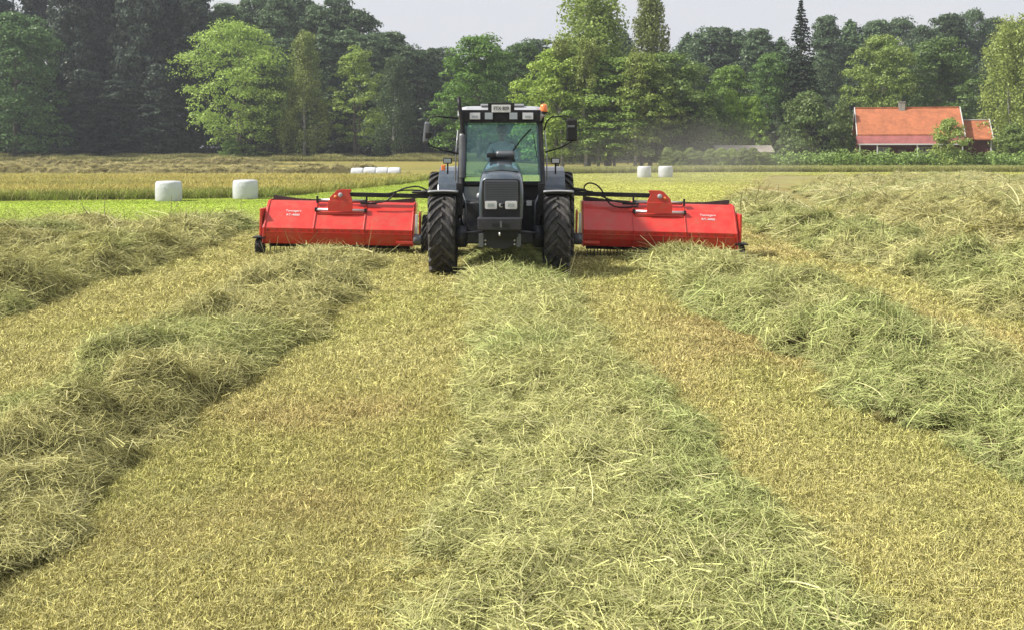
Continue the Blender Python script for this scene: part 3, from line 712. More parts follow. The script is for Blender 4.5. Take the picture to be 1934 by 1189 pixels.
tree('birch1', 575, 50, 112, 162, (.15, .20, .06), 'slim olive green birch with pale trunk right of the spreading yellow green tree', 'birch_tree', group=G1)
tree('airy2', 672, 86, 118, 163, (.19, .27, .07), 'small light green tree with forked pale trunks above the wrapped bale row', group=G1)
tree('oval', 505, 130, 130, 166, (.11, .16, .05), 'dull green tree between the spreading tree and the slim birch', group=G1)
tree('shrub', 435, 262, 50, 160, (.12, .2, .05), 'small green bush at the foot of the spreading yellow green tree', 'bush', 'bush')
G2 = 'tall dark trees of the left wood'; lab2 = 'tall dark tree in the dense wood behind the left field'
dark = [(-20, -60, 'tall1', 178), (70, -75, 'tall2', 183), (140, -70, 'tall1', 174), (205, -80, 'tall2', 176), (265, -60, 'tall1', 173), (325, -70, 'tall2', 178), (372, -35, 'tall3', 176), (165, -40, 'tall3', 186), (240, -70, 'spruce', 190), (350, -60, 'tall1', 190),
        (425, 4, 'tall3', 182), (478, -14, 'tall1', 190), (530, -8, 'tall3', 186), (560, -20, 'tall1', 195), (600, 6, 'tall3', 186), (640, -6, 'tall1', 190), (682, 16, 'tall3', 187), (455, 60, 'tall2', 180), (530, 70, 'tall1', 182), (610, 66, 'tall2', 181), (660, 55, 'tall1', 184), (700, 62, 'tall1', 182), (735, 58, 'tall2', 186), (768, 84, 'tall1', 184), (800, 92, 'tall2', 188), (830, 88, 'tall1', 200), (30, 40, 'tall1', 171), (300, 120, 'tall2', 170), (230, 150, 'tall1', 170), (160, 130, 'tall2', 169)]
for px, top, kd, Y in dark:
    c = cm(DK, random.uniform(.8, 1.25)) if px < 395 else cm((.065, .105, .055), random.uniform(.8, 1.3))
    tree(kd, px, top, random.uniform(105, 135), Y, c, lab2, 'dark_tree', 'tree', G2)
tree('birch1', 745, 100, 105, 172, (.075, .115, .055), 'dull green drooping tree between the small forked tree and the dark gap', 'birch_tree')
# middle
tree('round1', 905, 66, 185, 152, (.085, .165, .035), 'deep green maple behind the tractor cab roof', 'maple_tree')
tree('round3', 985, 78, 120, 160, (.06, .11, .035), 'dark green tree right behind the maple and the birches')
tree('birch2', 1112, -42, 225, 131, (.18, .25, .07), 'tallest weeping birch, cut by the top of the picture behind the cab', 'birch_tree', group='birches behind the tractor')
tree('birch1', 1228, -30, 135, 136, (.14, .18, .06), 'second tall weeping birch, narrower, right of the tallest', 'birch_tree', group='birches behind the tractor')
tree('round2', 1052, 92, 175, 127, (.20, .29, .06), 'bright yellow green broad crown left of the tallest birch, behind the cab mirror')
tree('round1', 1150, 105, 200, 126, (.15, .235, .055), 'broad olive green crown below the tallest birch')
tree('round2', 1268, 100, 190, 128, (.11, .17, .05), 'broad dark green tree above the two right hand bales')
tree('round3', 1212, 98, 130, 124, (.16, .22, .055), 'light green crown between the two weeping birches')
tree('shrub', 1290, 190, 130, 127, (.055, .085, .035), 'dusky bush behind the two right hand white bales', 'bush', 'bush')
# right background
bgr = [(1010, 74), (860, 92), (940, 84), (1070, 70), (1180, 60), (1300, 60), (1345, 42), (1392, 52), (1432, 44), (1475, 70), (1560, 28), (1607, 30), (1655, 38), (1700, 34), (1745, 40), (1790, 22), (1836, 12), (1872, 30), (1915, 38), (1960, 30)]
for px, top in bgr:
    tree(random.choice(['tall1', 'tall2', 'round2', 'round1', 'pine']), px, top+random.uniform(-5, 8), random.uniform(95, 135), random.uniform(196, 215), cm((.060, .100, .05), random.uniform(.75, 1.25)), 'dark green tree on the skyline of the wood behind the red roofed house and the birches', 'dark_tree', 'tree', 'skyline trees behind the house')
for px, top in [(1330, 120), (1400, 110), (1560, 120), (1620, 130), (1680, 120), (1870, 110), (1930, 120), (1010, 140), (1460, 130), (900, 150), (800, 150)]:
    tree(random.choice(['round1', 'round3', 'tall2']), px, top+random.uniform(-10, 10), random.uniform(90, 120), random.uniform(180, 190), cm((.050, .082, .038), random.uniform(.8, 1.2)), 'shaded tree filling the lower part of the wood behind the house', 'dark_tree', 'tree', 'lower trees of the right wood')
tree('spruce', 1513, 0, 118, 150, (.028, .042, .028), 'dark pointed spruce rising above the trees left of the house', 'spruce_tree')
tree('round3', 1378, 122, 105, 146, (.12, .20, .045), 'green rounded tree left of the spruce')
tree('round1', 1452, 100, 110, 152, (.08, .15, .04), 'deep green tree touching the left side of the spruce')
tree('shrub2', 1382, 172, 70, 138, (.19, .30, .05), 'bright lime green bush above the low shed', 'bush', 'bush')
tree('shrub2', 1425, 182, 60, 137, (.17, .27, .05), 'smaller lime green bush beside the bright one above the shed', 'bush', 'bush')
tree('shrub', 1345, 185, 90, 132, (.075, .12, .04), 'dark bush left of the low shed', 'bush', 'bush')
tree('shrub', 1522, 176, 122, 128, (.10, .15, .055), 'big rounded dull green bush left of the house', 'bush', 'bush')
tree('shrub2', 1592, 190, 50, 130, (.095, .14, .045), 'narrow green bush against the left end of the house', 'bush', 'bush')
tree('round2', 1668, 66, 150, 147, (.16, .23, .065), 'light green tree behind the left half of the red roof')
tree('round1', 1775, 72, 165, 150, (.085, .14, .045), 'mid green tree behind the chimney and right half of the roof')
tree('birch2', 1915, 24, 150, 128, (.20, .26, .08), 'tall light green tree at the right picture edge beside the annex', 'birch_tree')
tree('shrub', 1910, 236, 80, 124, (.13, .19, .055), 'rounded light bush at the right picture edge below the tall tree', 'bush', 'bush')
tree('shrub', 1790, 226, 84, 121, (.19, .26, .07), 'small garden tree in front of the red roofed house', 'garden_tree', 'tree')
# trees beyond, a far-off wood
for k in range(30):
    px = -60+k*70
    if 600 < px: tp = 110
    else: tp = 10
    tree(random.choice(['tall1', 'tall2']), px, tp+random.uniform(-12, 12), 110, random.uniform(225, 240), cm((.04, .065, .034), random.uniform(.8, 1.2)), 'tree deep in the wood, seen only through gaps', 'dark_tree', 'tree', 'trees deep in the wood')
# bushes along the foot of the left wood
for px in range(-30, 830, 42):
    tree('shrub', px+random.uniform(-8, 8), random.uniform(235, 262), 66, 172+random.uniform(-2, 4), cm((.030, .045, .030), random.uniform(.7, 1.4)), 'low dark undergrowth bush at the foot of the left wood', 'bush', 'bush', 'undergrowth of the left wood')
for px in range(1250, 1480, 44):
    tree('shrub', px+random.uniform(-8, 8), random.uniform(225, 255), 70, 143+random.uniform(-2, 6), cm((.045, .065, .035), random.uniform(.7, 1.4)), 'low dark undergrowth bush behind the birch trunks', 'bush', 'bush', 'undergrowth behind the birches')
# slim birches whose bare pale trunks show under the crowns
for px, top, wpx, Y, lab in ((1106, 60, 80, 124, 'slim birch with the thickest bare pale trunk right of the tractor cab'), (1130, 75, 60, 125, 'slim birch with a slender pale trunk just right of the thickest one'), (1143, 110, 50, 127, 'slim birch with a thin pale trunk, third from the cab mirror'), (1200, 90, 80, 123, 'slim birch with a pale trunk just left of the two right hand bales'), (1160, 130, 60, 129, 'slim birch with a pale trunk halfway between the cab and the right hand bales'), (1062, 60, 80, 126, 'slim birch with pale trunk directly beside the right cab mirror')):
    tree('birch3', px, top, wpx, Y, (.16, .21, .06), lab, 'birch_tree', 'tree', 'slim birches with bare trunks')
# dust raised behind the right hand rake
dm, nt_, v_ = vol_mat('dust', (.80, .76, .66, 1), 1.0)
N = nt_.nodes.new; tc = N('ShaderNodeTexCoord'); n_ = N('ShaderNodeTexNoise'); n_.inputs['Scale'].default_value = .22; n_.inputs['Detail'].default_value = 3
nt_.links.new(tc.outputs['Object'], n_.inputs[0])
ln = N('ShaderNodeVectorMath'); ln.operation = 'LENGTH'; dv = N('ShaderNodeVectorMath'); dv.operation = 'MULTIPLY'; dv.inputs[1].default_value = (1/11, 1/13, 1/4.4)
nt_.links.new(tc.outputs['Object'], dv.inputs[0]); nt_.links.new(dv.outputs[0], ln.inputs[0])
mr_ = N('ShaderNodeMapRange'); mr_.inputs[1].default_value = 1.0; mr_.inputs[2].default_value = .1; mr_.inputs[3].default_value = 0; mr_.inputs[4].default_value = .036
nt_.links.new(ln.outputs['Value'], mr_.inputs[0])
m2_ = N('ShaderNodeMapRange'); m2_.inputs[1].default_value = .35; m2_.inputs[2].default_value = .65; nt_.links.new(n_.outputs[0], m2_.inputs[0])
mu_ = N('ShaderNodeMath'); mu_.operation = 'MULTIPLY'; nt_.links.new(mr_.outputs[0], mu_.inputs[0]); nt_.links.new(m2_.outputs[0], mu_.inputs[1]); nt_.links.new(mu_.outputs[0], v_.inputs['Density'])
dp_ = MB().lathe([(.01, -.9), (5.5, -.9), (9.5, -.6), (10.8, 1), (9, 3), (5, 4.1), (.01, 4.3)], (0, 0, 0), 'Z', 24)
dp_.v = [(x, y*1.15, z) for x, y, z in dp_.v]
o = dp_.build('dust_cloud', dm, None, loc=(12.5, 76, .35)); tag(o, kind='stuff', label='thin dust drifting behind the right hand rake')

# ------------------------------------------------------------------ hedge
r = np.random.default_rng(77); Cs = []; Ns = []
hx = np.arange(at(1455, 0, 120).x, 64, .42)
for x0 in hx:
    for q in range(5):
        c = np.array([x0+r.normal(0, .2), 120.5+r.normal(0, .45), float(T(x0, 120.5))+r.uniform(.4, 1.5)+.30*vnoise(x0*.7, 3., 5)*(q == 0)*2])
        m = 44; d = r.normal(0, 1, (m, 3)); d /= np.linalg.norm(d, axis=1, keepdims=True)
        Cs.append(c+d*r.uniform(.45, .75)*np.array([1, 1, .95])); Ns.append(d+r.normal(0, .4, (m, 3))+np.array([0, 0, .3]))
Cs = np.concatenate(Cs); Ns = np.concatenate(Ns); ok = Cs[:, 2] > -.6
hd = empty('hedge', (55, 120.5, 0)); tag(hd, 'long clipped green hedge in front of the red roofed house', 'hedge')
o = link(bpy.data.objects.new('foliage', leaf_mesh('foliage', Cs[ok]-np.array([55, 120.5, 0]), Ns[ok], .24, M['leaf'])), hd); o.color = (.28, .40, .11, 1); o['kind'] = 'stuff'
mb = MB()
for x0 in hx[::2]:
    mb.tube([(x0-55, 0, float(T(x0, 120.5))-.1), (x0-55+r.normal(0, .1), 0, .2), (x0-55+r.normal(0, .2), 0, .9)], [.04, .03, .015], 5)
o = mb.build('stems', M['bark'], hd); o['kind'] = 'stuff'

for px in range(1262, 1462, 20):
    tree('shrub', px, 284+random.uniform(-5, 5), 40, 119.5+random.uniform(-1, 1), cm((.17, .23, .08), random.uniform(.8, 1.2)), 'low grey green scrub before the shed', 'scrub', 'bush', 'low scrub before the shed')
# ------------------------------------------------------------------ house
def roof_mat(name, col, sc=9):
    m, nt, out = new_mat(name); N = nt.nodes.new; L = nt.links.new
    tc = N('ShaderNodeTexCoord'); wv = N('ShaderNodeTexWave'); wv.inputs['Scale'].default_value = sc; wv.bands_direction = 'X'; wv.inputs['Distortion'].default_value = .6
    L(tc.outputs['Object'], wv.inputs[0])
    n = N('ShaderNodeTexNoise'); n.inputs['Scale'].default_value = 1.2; n.inputs['Detail'].default_value = 9; n.inputs['Roughness'].default_value = .75; L(tc.outputs['Object'], n.inputs[0])
    r = N('ShaderNodeValToRGB'); r.color_ramp.elements[0].position = .32; r.color_ramp.elements[1].position = .62
    r.color_ramp.elements[0].color = tuple(c*.55 for c in col[:3])+(1,); r.color_ramp.elements[1].color = col; L(n.outputs[0], r.inputs[0])
    p = N('ShaderNodeBsdfPrincipled'); p.inputs['Roughness'].default_value = .75; L(r.outputs[0], p.inputs['Base Color'])
    b = N('ShaderNodeBump'); b.inputs['Strength'].default_value = .6; b.inputs['Distance'].default_value = .05; L(wv.outputs[0], b.inputs['Height']); L(b.outputs[0], p.inputs['Normal'])
    L(p.outputs[0], out.inputs[0]); return m
M['tiles'] = roof_mat('clay_tiles', (.60, .20, .085, 1)); M['tin'] = roof_mat('red_sheet_roof', (.38, .12, .11, 1), 5)
M['falu'] = paint('dark_red_boards', (.10, .026, .02, 1), .8, var=.25, scale=3)
M['trim'] = paint('white_trim', (.6, .6, .58, 1), .5, var=.05)
M['pane'] = paint('window_pane', (.12, .14, .16, 1), .08, var=.2, coat=.5)
M['chimney'] = paint('chimney_render', (.28, .27, .24, 1), .85, var=.2)
M['oldwood'] = paint('weathered_wood', (.20, .17, .14, 1), .9, var=.3, scale=2)
hc = at(1712, 280, 130); hz = -.35
HR = empty('red_roofed_house', (hc.x, 130, hz), R_(-13)); tag(HR, 'dark red cottage with orange tiled roof, white trim and veranda behind the hedge', 'house')
hl, rz_, ez, dp = 6.05, 7.3, 4.15, 3.2          # half length, ridge and eave heights, half depth
MB().box((0, 0, (ez-.1)/2), (2*hl-.7, 2*dp-.6, ez-.1)).prism([(-hl+.35, ez-.15), (hl-.35, ez-.15), (hl-.35, ez-.1), (-hl+.35, ez-.1)], -1, 1, 'Y').build('wall', M['falu'], HR)
MB().prism([(-dp+.35, ez-.1), (dp-.35, ez-.1), (0, rz_-.22)], -hl+.35, hl-.35, 'X').build('gable', M['falu'], HR)
k = (rz_-ez)/dp
def slope_poly(y0, z0, y1, z1, t): return [(y0, z0), (y1, z1), (y1, z1+t), (y0, z0+t)]
MB().prism([(-dp-.15, ez-.15*k), (0, rz_), (dp+.15, ez-.15*k), (dp+.15, ez-.15*k-.15), (0, rz_-.17), (-dp-.15, ez-.15*k-.15)], -hl, hl, 'X').build('roof', M['tiles'], HR)
rf = HR.children[-1]
MB().box((0.0, 0, rz_+.02), (2*hl, .28, .12)).build('ridge_cap', M['tiles'], rf)
for sx in (-1, 1):
    MB().prism([(-dp-.2, ez-.2*k+.05), (0, rz_+.1), (dp+.2, ez-.2*k+.05), (dp+.2, ez-.2*k-.25), (0, rz_-.28), (-dp-.2, ez-.2*k-.25)], sx*hl-.03+sx*.06, sx*hl+.06+sx*.06, 'X').build('bargeboard', M['trim'], rf)
ch = MB().box((-.55, -.1, rz_+.12), (.7, .6, 1.1)).box((-.55, -.1, rz_+.70), (.82, .72, .12)).build('chimney', M['chimney'], HR)
MB().prism([(-dp-.16, ez-.32), (-dp-1.6, ez-1.28), (-dp-1.6, ez-1.38), (-dp-.16, ez-.44)], -hl-.15, hl-.1, 'X').build('veranda_roof', M['tin'], HR)
MB().box((0, -dp-1.62, ez-1.36), (2*hl, .06, .16)).build('veranda_fascia', M['trim'], HR)
for xx in (-5.9, -3.9, .6, 3.2, 5.6): MB().box((xx, -dp-1.5, (ez-1.4)/2), (.14, .14, ez-1.4)).build('veranda_post', M['trim'], HR)
for xx in (1.1, 1.75, 2.4, 4.2):
    wf = MB().box((xx, -dp+.27, 1.85), (.62, .08, 1.25)).build('window', M['trim'], HR)
    for zz in (1.55, 2.15):
        MB().box((xx-.14, -dp+.22, zz), (.2, .03, .5)).build('pane', M['pane'], wf); MB().box((xx+.14, -dp+.22, zz), (.2, .03, .5)).build('pane', M['pane'], wf)
wf = MB().box((-3, -dp+.27, 1.85), (1.5, .08, 1.2)).build('window', M['trim'], HR)
for q in (-.36, .36): MB().box((-3+q, -dp+.22, 1.85), (.6, .03, 1.05)).build('pane', M['pane'], wf)
dr = MB().box((-.9, -dp+.27, 1.1), (.95, .1, 2.1)).build('door', M['oldwood'], HR)
MB().tube([(-.55, -dp+.16, 1.05), (-.55, -dp+.1, 1.05)], .03, 6).build('handle', M['steel'], dr)
# annex
ax0, ax1 = hl+.2, hl+3.4
MB().box(((ax0+ax1)/2+.05, .3, 1.75), (ax1-ax0-.3, 4.0, 3.6)).build('annex_wall', M['falu'], HR)
ar = MB().prism([(-2.1, 3.45), (.3, 5.75), (2.7, 3.45), (2.7, 3.3), (.3, 5.6), (-2.1, 3.3)], ax0, ax1, 'X').build('annex_roof', M['tiles'], HR)
MB().prism([(-1.9, 3.36), (.3, 5.5), (2.3, 3.36)], ax0+.1, ax1-.2, 'X').build('annex_gable', M['falu'], HR)
MB().box(((ax0+ax1)/2, .3, 5.78), (ax1-ax0, .22, .1)).build('ridge_cap', M['trim'], ar)
MB().prism([(-2.15, 3.5), (.3, 5.88), (2.75, 3.5), (2.75, 3.25), (.3, 5.5), (-2.15, 3.25)], ax1+.01, ax1+.1, 'X').build('bargeboard', M['trim'], ar)
MB().box((ax1-.15, -1.73, 1.7), (.2, .2, 3.4)).build('corner_post', M['trim'], HR)
# shed
sp = at(1402, 280, 126)
SH = empty('low_shed', (sp.x, 126, float(T(sp.x, 126))), R_(4)); tag(SH, 'low weathered shed roof among bushes left of the hedge', 'shed')
MB().box((0, 0, .95), (6.0, 2.2, 1.9)).build('wall', M['oldwood'], SH)
MB().prism([(-1.5, 1.95), (0, 2.75), (1.5, 1.95), (1.5, 1.85), (0, 2.63), (-1.5, 1.85)], -3.5, 3.5, 'X').build('roof', paint('grey_shed_roof', (.30, .27, .23, 1), .85, var=.2), SH)
MB().box((-3.0, -1.15, .95), (.12, .12, 1.9)).build('post', M['trim'], SH)

# ------------------------------------------------------------------ bales
def bale_mesh(rad, h, seed):
    rr = np.random.default_rng(seed); b = .09; prof = [(0.001, 0), (rad-.14, 0), (rad-.03, .03), (rad, b+.03), (rad+.012, h*.35), (rad+.015, h*.62), (rad, h-b-.02), (rad-.035, h-.025), (rad-.14, h), (.001, h+.012)]
    mb = MB().lathe(prof, (0, 0, 0), 'Z', 40)
    mb.v = [(x*(1+.010*math.sin(7*math.atan2(y, x)+seed)), y*(1+.010*math.sin(5*math.atan2(y, x))), z+.008*math.sin(9*x+seed)*math.cos(7*y)) for x, y, z in mb.v]
    return mb
def bale(px, Y, rad, h, label, seed, lying=False, grp='white wrapped bales'):
    X = (px-967)*Y/F; z0 = float(T(X, Y))
    root = empty('wrapped_bale', (X, Y, z0-.02 if not lying else z0), 0); tag(root, label, 'bale', grp)
    o = bale_mesh(rad, h, seed).build('wrapped_body', M['wrap'], root)
    # one loose edge of wrap running diagonally down the side
    mb = MB(); a0 = -math.pi/2-.1; pts = []
    for k in range(9):
        a = a0+k*.075; pts.append((math.cos(a)*(rad+.016), math.sin(a)*(rad+.016), h*.78-k*h*.085))
    mb.tube(pts, .008, 5); e = mb.build('wrap_edge', M['wrap'], root)
    if lying:
        for q in (o, e): q.rotation_euler = (0, R_(90), 0); q.location = (-h/2, 0, rad)
    return root
bale(318.5, 49, .59, .99, 'left one of the two white wrapped bales standing on the green strip', 1)
bale(463.5, 51, .585, .98, 'right one of the two white wrapped bales on the green strip, nearer the red rake', 2)
bale(1216.5, 88.5, .57, 1.0, 'left one of the small pair of white bales beyond the right rake', 3)
bale(1257, 89, .60, 1.0, 'right one of the small pair of white bales beyond the right rake', 4)
xs_b = [675, 699, 722, 745]; nm = ['leftmost', 'second from left', 'third from left', 'rightmost']
for k, px in enumerate(xs_b):
    b = bale(px, 95, .56 if k else .53, 1.10, nm[k]+' of the white bales lying end to end in the tall grass', 5+k, True)
    b.location.z = .33-2*.56-.06
# ------------------------------------------------------------------ wheels
def tyre_mb(R, W, lugs, rim_r, depth=.045, flip=1):
    mb = MB(); h = W/2; r0 = R-depth
    mb.lathe([(rim_r, -h*.80), (rim_r+.04, -h*.92), ((rim_r+r0)/2, -h*1.0), (r0-.06, -h*.97), (r0-.012, -h*.86), (r0, -h*.5), (r0+.004, 0), (r0, h*.5), (r0-.012, h*.86), (r0-.06, h*.97), ((rim_r+r0)/2, h*1.0), (rim_r+.04, h*.92), (rim_r, h*.80)], (0, 0, 0), 'X', 56)
    dth = 2*math.pi/lugs
    for k in range(lugs):
        for sd in (-1, 1):
            th0 = (k+(0 if sd < 0 else .5))*dth
            us = [-.04, .25, .55, .85, 1.0]; vs = []
            for u in us:
                x = sd*u*h*.98; lead = max(0, u)**1.15*dth*1.25*flip; wdt = dth*(.20+.10*(u > .8))
                top = R-.0-(.02 if u > .9 else 0); bot = r0-.03-(.06 if u > .9 else 0)
                for (rr_, da) in ((bot, -wdt*1.15), (top, -wdt*.8), (top, wdt*.8), (bot, wdt*1.15)):
                    a = th0+lead+da; vs.append((x, -math.sin(a)*rr_*1, math.cos(a)*rr_))
            fs = []
            for i in range(len(us)-1):
                for q in range(3): a = i*4+q; fs.append((a, a+1, a+5, a+4))
            fs += [(0, 1, 2, 3), tuple(len(us)*4-4+q for q in (3, 2, 1, 0))]
            mb.add(vs, fs)
    return mb
def wheel(parent, name, x, y, R, W, rim_r, lugs, side, steer=0, rimmat='grey', loc_z=None):
    rim = MB(); h = W/2
    rim.lathe([(rim_r+.01, -h*.82), (rim_r-.03, -h*.6), (rim_r-.05, 0), (rim_r-.03, h*.6), (rim_r+.01, h*.82)], (0, 0, 0), 'X', 32)
    rim.lathe([(rim_r-.04, side*h*.25), (rim_r*.6, side*h*.1), (.13, side*h*.30), (.001, side*h*.32)], (0, 0, 0), 'X', 32)
    o = rim.build(name, M[rimmat], parent); o.location = (x, y, R if loc_z is None else loc_z); o.rotation_euler = (0, 0, steer)
    tyre_mb(R, W, lugs, rim_r).build('tyre', M['rubber'], o)
    hb = MB().lathe([(.15, side*h*.3), (.15, side*h*.62), (.10, side*h*.8), (.001, side*h*.8)], (0, 0, 0), 'X', 16).build('hub', M['navy_dull'], o)
    return o
# ------------------------------------------------------------------ tractor (faces -Y, origin under the front axle)
TY = 16.5
TR = empty('tractor', (-.18, TY, 0)); tag(TR, 'dark blue grey farm tractor seen from the front, orange beacon on its cab', 'tractor')
for sx, sg in ((-.885, -1), (.865, 1)):
    wheel(TR, 'front_wheel', sx, 0, .635, .405, .36, 20, sg, 0)
for sx, sg in ((-1.05, -1), (1.03, 1)):
    wheel(TR, 'rear_wheel', sx, 2.45, .79, .46, .46, 22, sg)
# front axle and chassis
MB().box((0, .02, .60), (1.3, .2, .17)).box((0, .1, .66), (.42, .5, .26)).build('front_axle', M['navy_dull'], TR, .02)
for sg in (-1, 1):
    MB().lathe([(.13, -.1), (.17, -.06), (.17, .06), (.1, .1)], (sg*.60, .03, .62), 'X', 16).build('wheel_carrier', M['navy_dull'], TR)
    MB().tube([(sg*.2, -.12, .72), (sg*.58, -.14, .69)], .018, 8).build('steering_rod', M['grey'], TR)
MB().box((0, 1.0, .78), (.46, 2.6, .42)).build('chassis', M['black'], TR, .02)
MB().box((0, 2.45, .72), (1.6, .3, .3)).build('rear_axle', M['black'], TR, .03)
# bonnet
ncx = .02
def bon_ring(y, zt, ht, hb, zb, dz=.02):
    half = [(-hb, zb), (-hb-.005, zb+(zt-zb)*.35), (-hb, zt-.20), (-ht-.045, zt-.10), (-ht-.015, zt-.04), (-ht+.03, zt-.008), (-ht*.5, zt+dz*.7)]
    pts = half+[(0, zt+dz)]+[(-x, z) for x, z in half[::-1]]
    return [(x+ncx, y, z) for x, z in pts]
mb = MB().loft([bon_ring(-.92, 1.50, .235, .300, .96, .005), bon_ring(-.90, 1.555, .25, .315, .96, .01), bon_ring(-.84, 1.60, .262, .325, .96), bon_ring(-.70, 1.635, .27, .330, .96), bon_ring(-.2, 1.70, .265, .33, 1.0), bon_ring(.5, 1.765, .25, .325, 1.0), bon_ring(1.15, 1.80, .225, .32, 1.0)])
bonnet = mb.build('bonnet', M['navy'], TR)
MB().tube([(ncx-.255, -.72, 1.647), (ncx, -.74, 1.668), (ncx+.255, -.72, 1.647)], .007, 6).build('seam', M['black'], bonnet)
def rrect(w, h, r, cz, n=4):
    pts = []
    for cxx, czz, a0 in ((w/2-r, h/2-r, 0), (-w/2+r, h/2-r, 90), (-w/2+r, -h/2+r, 180), (w/2-r, -h/2+r, 270)):
        for k in range(n+1):
            a = R_(a0+90*k/n); pts.append((ncx+cxx+math.cos(a)*r, cz+czz+math.sin(a)*r))
    return pts
MB().prism(rrect(.56, .60, .06, 1.245), -.945, -.915, 'Y').build('grille_surround', M['black'], TR, .006)
def mesh_mat():
    m, nt, out = new_mat('grille_mesh'); N = nt.nodes.new; L = nt.links.new
    p = N('ShaderNodeBsdfPrincipled'); p.inputs['Roughness'].default_value = .5; p.inputs['Metallic'].default_value = .3
    tc = N('ShaderNodeTexCoord'); ck = N('ShaderNodeTexChecker'); ck.inputs['Scale'].default_value = 90
    ck.inputs[1].default_value = (.13, .14, .17, 1); ck.inputs[2].default_value = (.045, .05, .065, 1)
    L(tc.outputs['Object'], ck.inputs[0]); L(ck.outputs[0], p.inputs['Base Color']); L(p.outputs[0], out.inputs[0]); return m
gr = MB().prism(rrect(.50, .345, .035, 1.355), -.957, -.945, 'Y').build('grille', mesh_mat(), TR, .005)
for k in range(9): MB().box((ncx, -.960, 1.22+k*.034), (.47, .006, .006)).build('bar', M['iron'], gr)
for sg in (-1, 1):
    h_ = MB().prism(rrect(.176, .118, .02, 1.163), -.972, -.945, 'Y')
    h_.v = [(x+sg*.148, y, z) for x, y, z in h_.v]; hb = h_.build('headlight', M['lamp'], TR, .004)
    mm = MB().prism(rrect(.10, .05, .012, 1.163), -.978, -.972, 'Y'); mm.v = [(x+sg*.148, y, z) for x, y, z in mm.v]; mm.build('reflector', M['lampdim'], hb)
em = MB().lathe([(.036, 0), (.036, -.01), (.001, -.012)], (ncx, -.946, 1.163), 'Y', 20).build('emblem', M['white'], TR)
MB().lathe([(.026, -.012), (.026, -.018), (.001, -.018)], (ncx+.014, -.946, 1.166), 'Y', 16).build('emblem_inset', M['black'], em)
# nose lower, bumper weight
MB().box((ncx, -.72, .93), (.56, .38, .14)).build('nose_base', M['black'], TR, .02)
wt = MB().prism([(-.325, .985), (.325, .985), (.315, .81), (-.315, .81)], -1.16, -.78, 'Y').build('front_weight', M['iron'], TR, .015)
MB().box((ncx, -1.163, .885), (.26, .01, .055)).build('weight_slot', M['black'], wt)
MB().box((ncx, -1.17, .895), (.03, .02, .09)).build('weight_pin', M['grey'], wt)
MB().box((ncx, -.7, .75), (.5, .5, .12)).build('weight_carrier', M['black'], TR, .01)
MB().prism([(-.30, .695), (.30, .695), (.30, .55), (.17, .52), (.10, .49), (-.10, .49), (-.17, .52), (-.30, .55)], -.62, -.56, 'Y').build('belly_plate', M['iron'], TR, .008)
for sg in (-1, 1):
    pl = MB().box((sg*.28, -.66, .62), (.07, .06, .2)).build('tow_bracket', M['grey'], TR, .006)
    for z in (.56, .62, .68): MB().lathe([(.016, 0), (.016, -.03), (.001, -.03)], (sg*.22, -.63, z), 'Y', 8).build('bolt', M['steel'], pl)
MB().tube([(0, -1.17, .78), (0, -1.18, .73)], .012, 6).build('tow_pin', M['steel'], TR)
# engine bay and side blocks
MB().box((0, .35, .98), (.56, 1.7, .5)).build('engine', M['black'], TR, .03)
MB().box((-.47, 1.15, .86), (.34, .55, .55)).build('fuel_tank', M['navy_dull'], TR, .04)
MB().box((.47, 1.15, .84), (.34, .55, .6)).build('battery_box', M['black'], TR, .03)
for sg in (-1, 1):
    MB().box((sg*.52, .9, .56), (.32, .35, .03)).box((sg*.68, .9, .68), (.02, .3, .3)).build('step', M['iron'], TR)
MB().box((-.40, 1.28, 1.18), (.46, .03, .34)).build('lower_pane', M['pane'], TR)
MB().box((-.40, 1.22, 1.05), (.3, .05, .09)).build('tool_case', M['blue'], TR, .01)
MB().lathe([(.001, -.02), (.05, -.01), (.055, .03), (.02, .06)], (-.36, 1.2, 1.2), 'Y', 14).box((-.30, 1.2, 1.235), (.07, .02, .02), Matrix.Rotation(R_(-25), 3, 'Y')).build('washer_bottle', M['lightgrey'], TR)
MB().box((.46, .84, 1.10), (.085, .01, .085)).build('sticker', M['white'], TR)
for sg in (-1, 1):
    MB().tube([(sg*.62, .75, 1.26), (sg*.545, .2, 1.13), (sg*.545, .1, 1.1), (sg*.53, .05, .78)], .012, 8).build('guard_rail', M['grey'], TR)
MB().tube([(-.545, .15, 1.13), (-.32, .15, 1.13)], .012, 8).build('guard_rail', M['grey'], TR)
# front fenders
for sg, cx_ in ((-1, -.885), (1, .90)):
    pts = []
    for k in range(9):
        a = R_(-13+k*9); pts.append((-math.sin(-a)*-.715 if False else math.sin(a)*.715, .635+math.cos(a)*.715))
    poly = pts+[(p[0]*.93, .635+(p[1]-.635)*.93) for p in pts[::-1]]
    fd = MB().prism(poly, cx_-.235, cx_+.235, 'X').build('front_fender', M['black'], TR, .008)
    edge = [(cx_-.235+.47*k/8, -.165, .635+math.cos(R_(-13))*.715-.005+.012*math.sin(k/8*math.pi)) for k in range(9)]
    MB().tube(edge, .016, 6).build('fender_lip', M['lightgrey'], fd)
    MB().box((sg*.64, .05, 1.2), (.1, .06, .5)).build('fender_stay', M['black'], TR, .008)
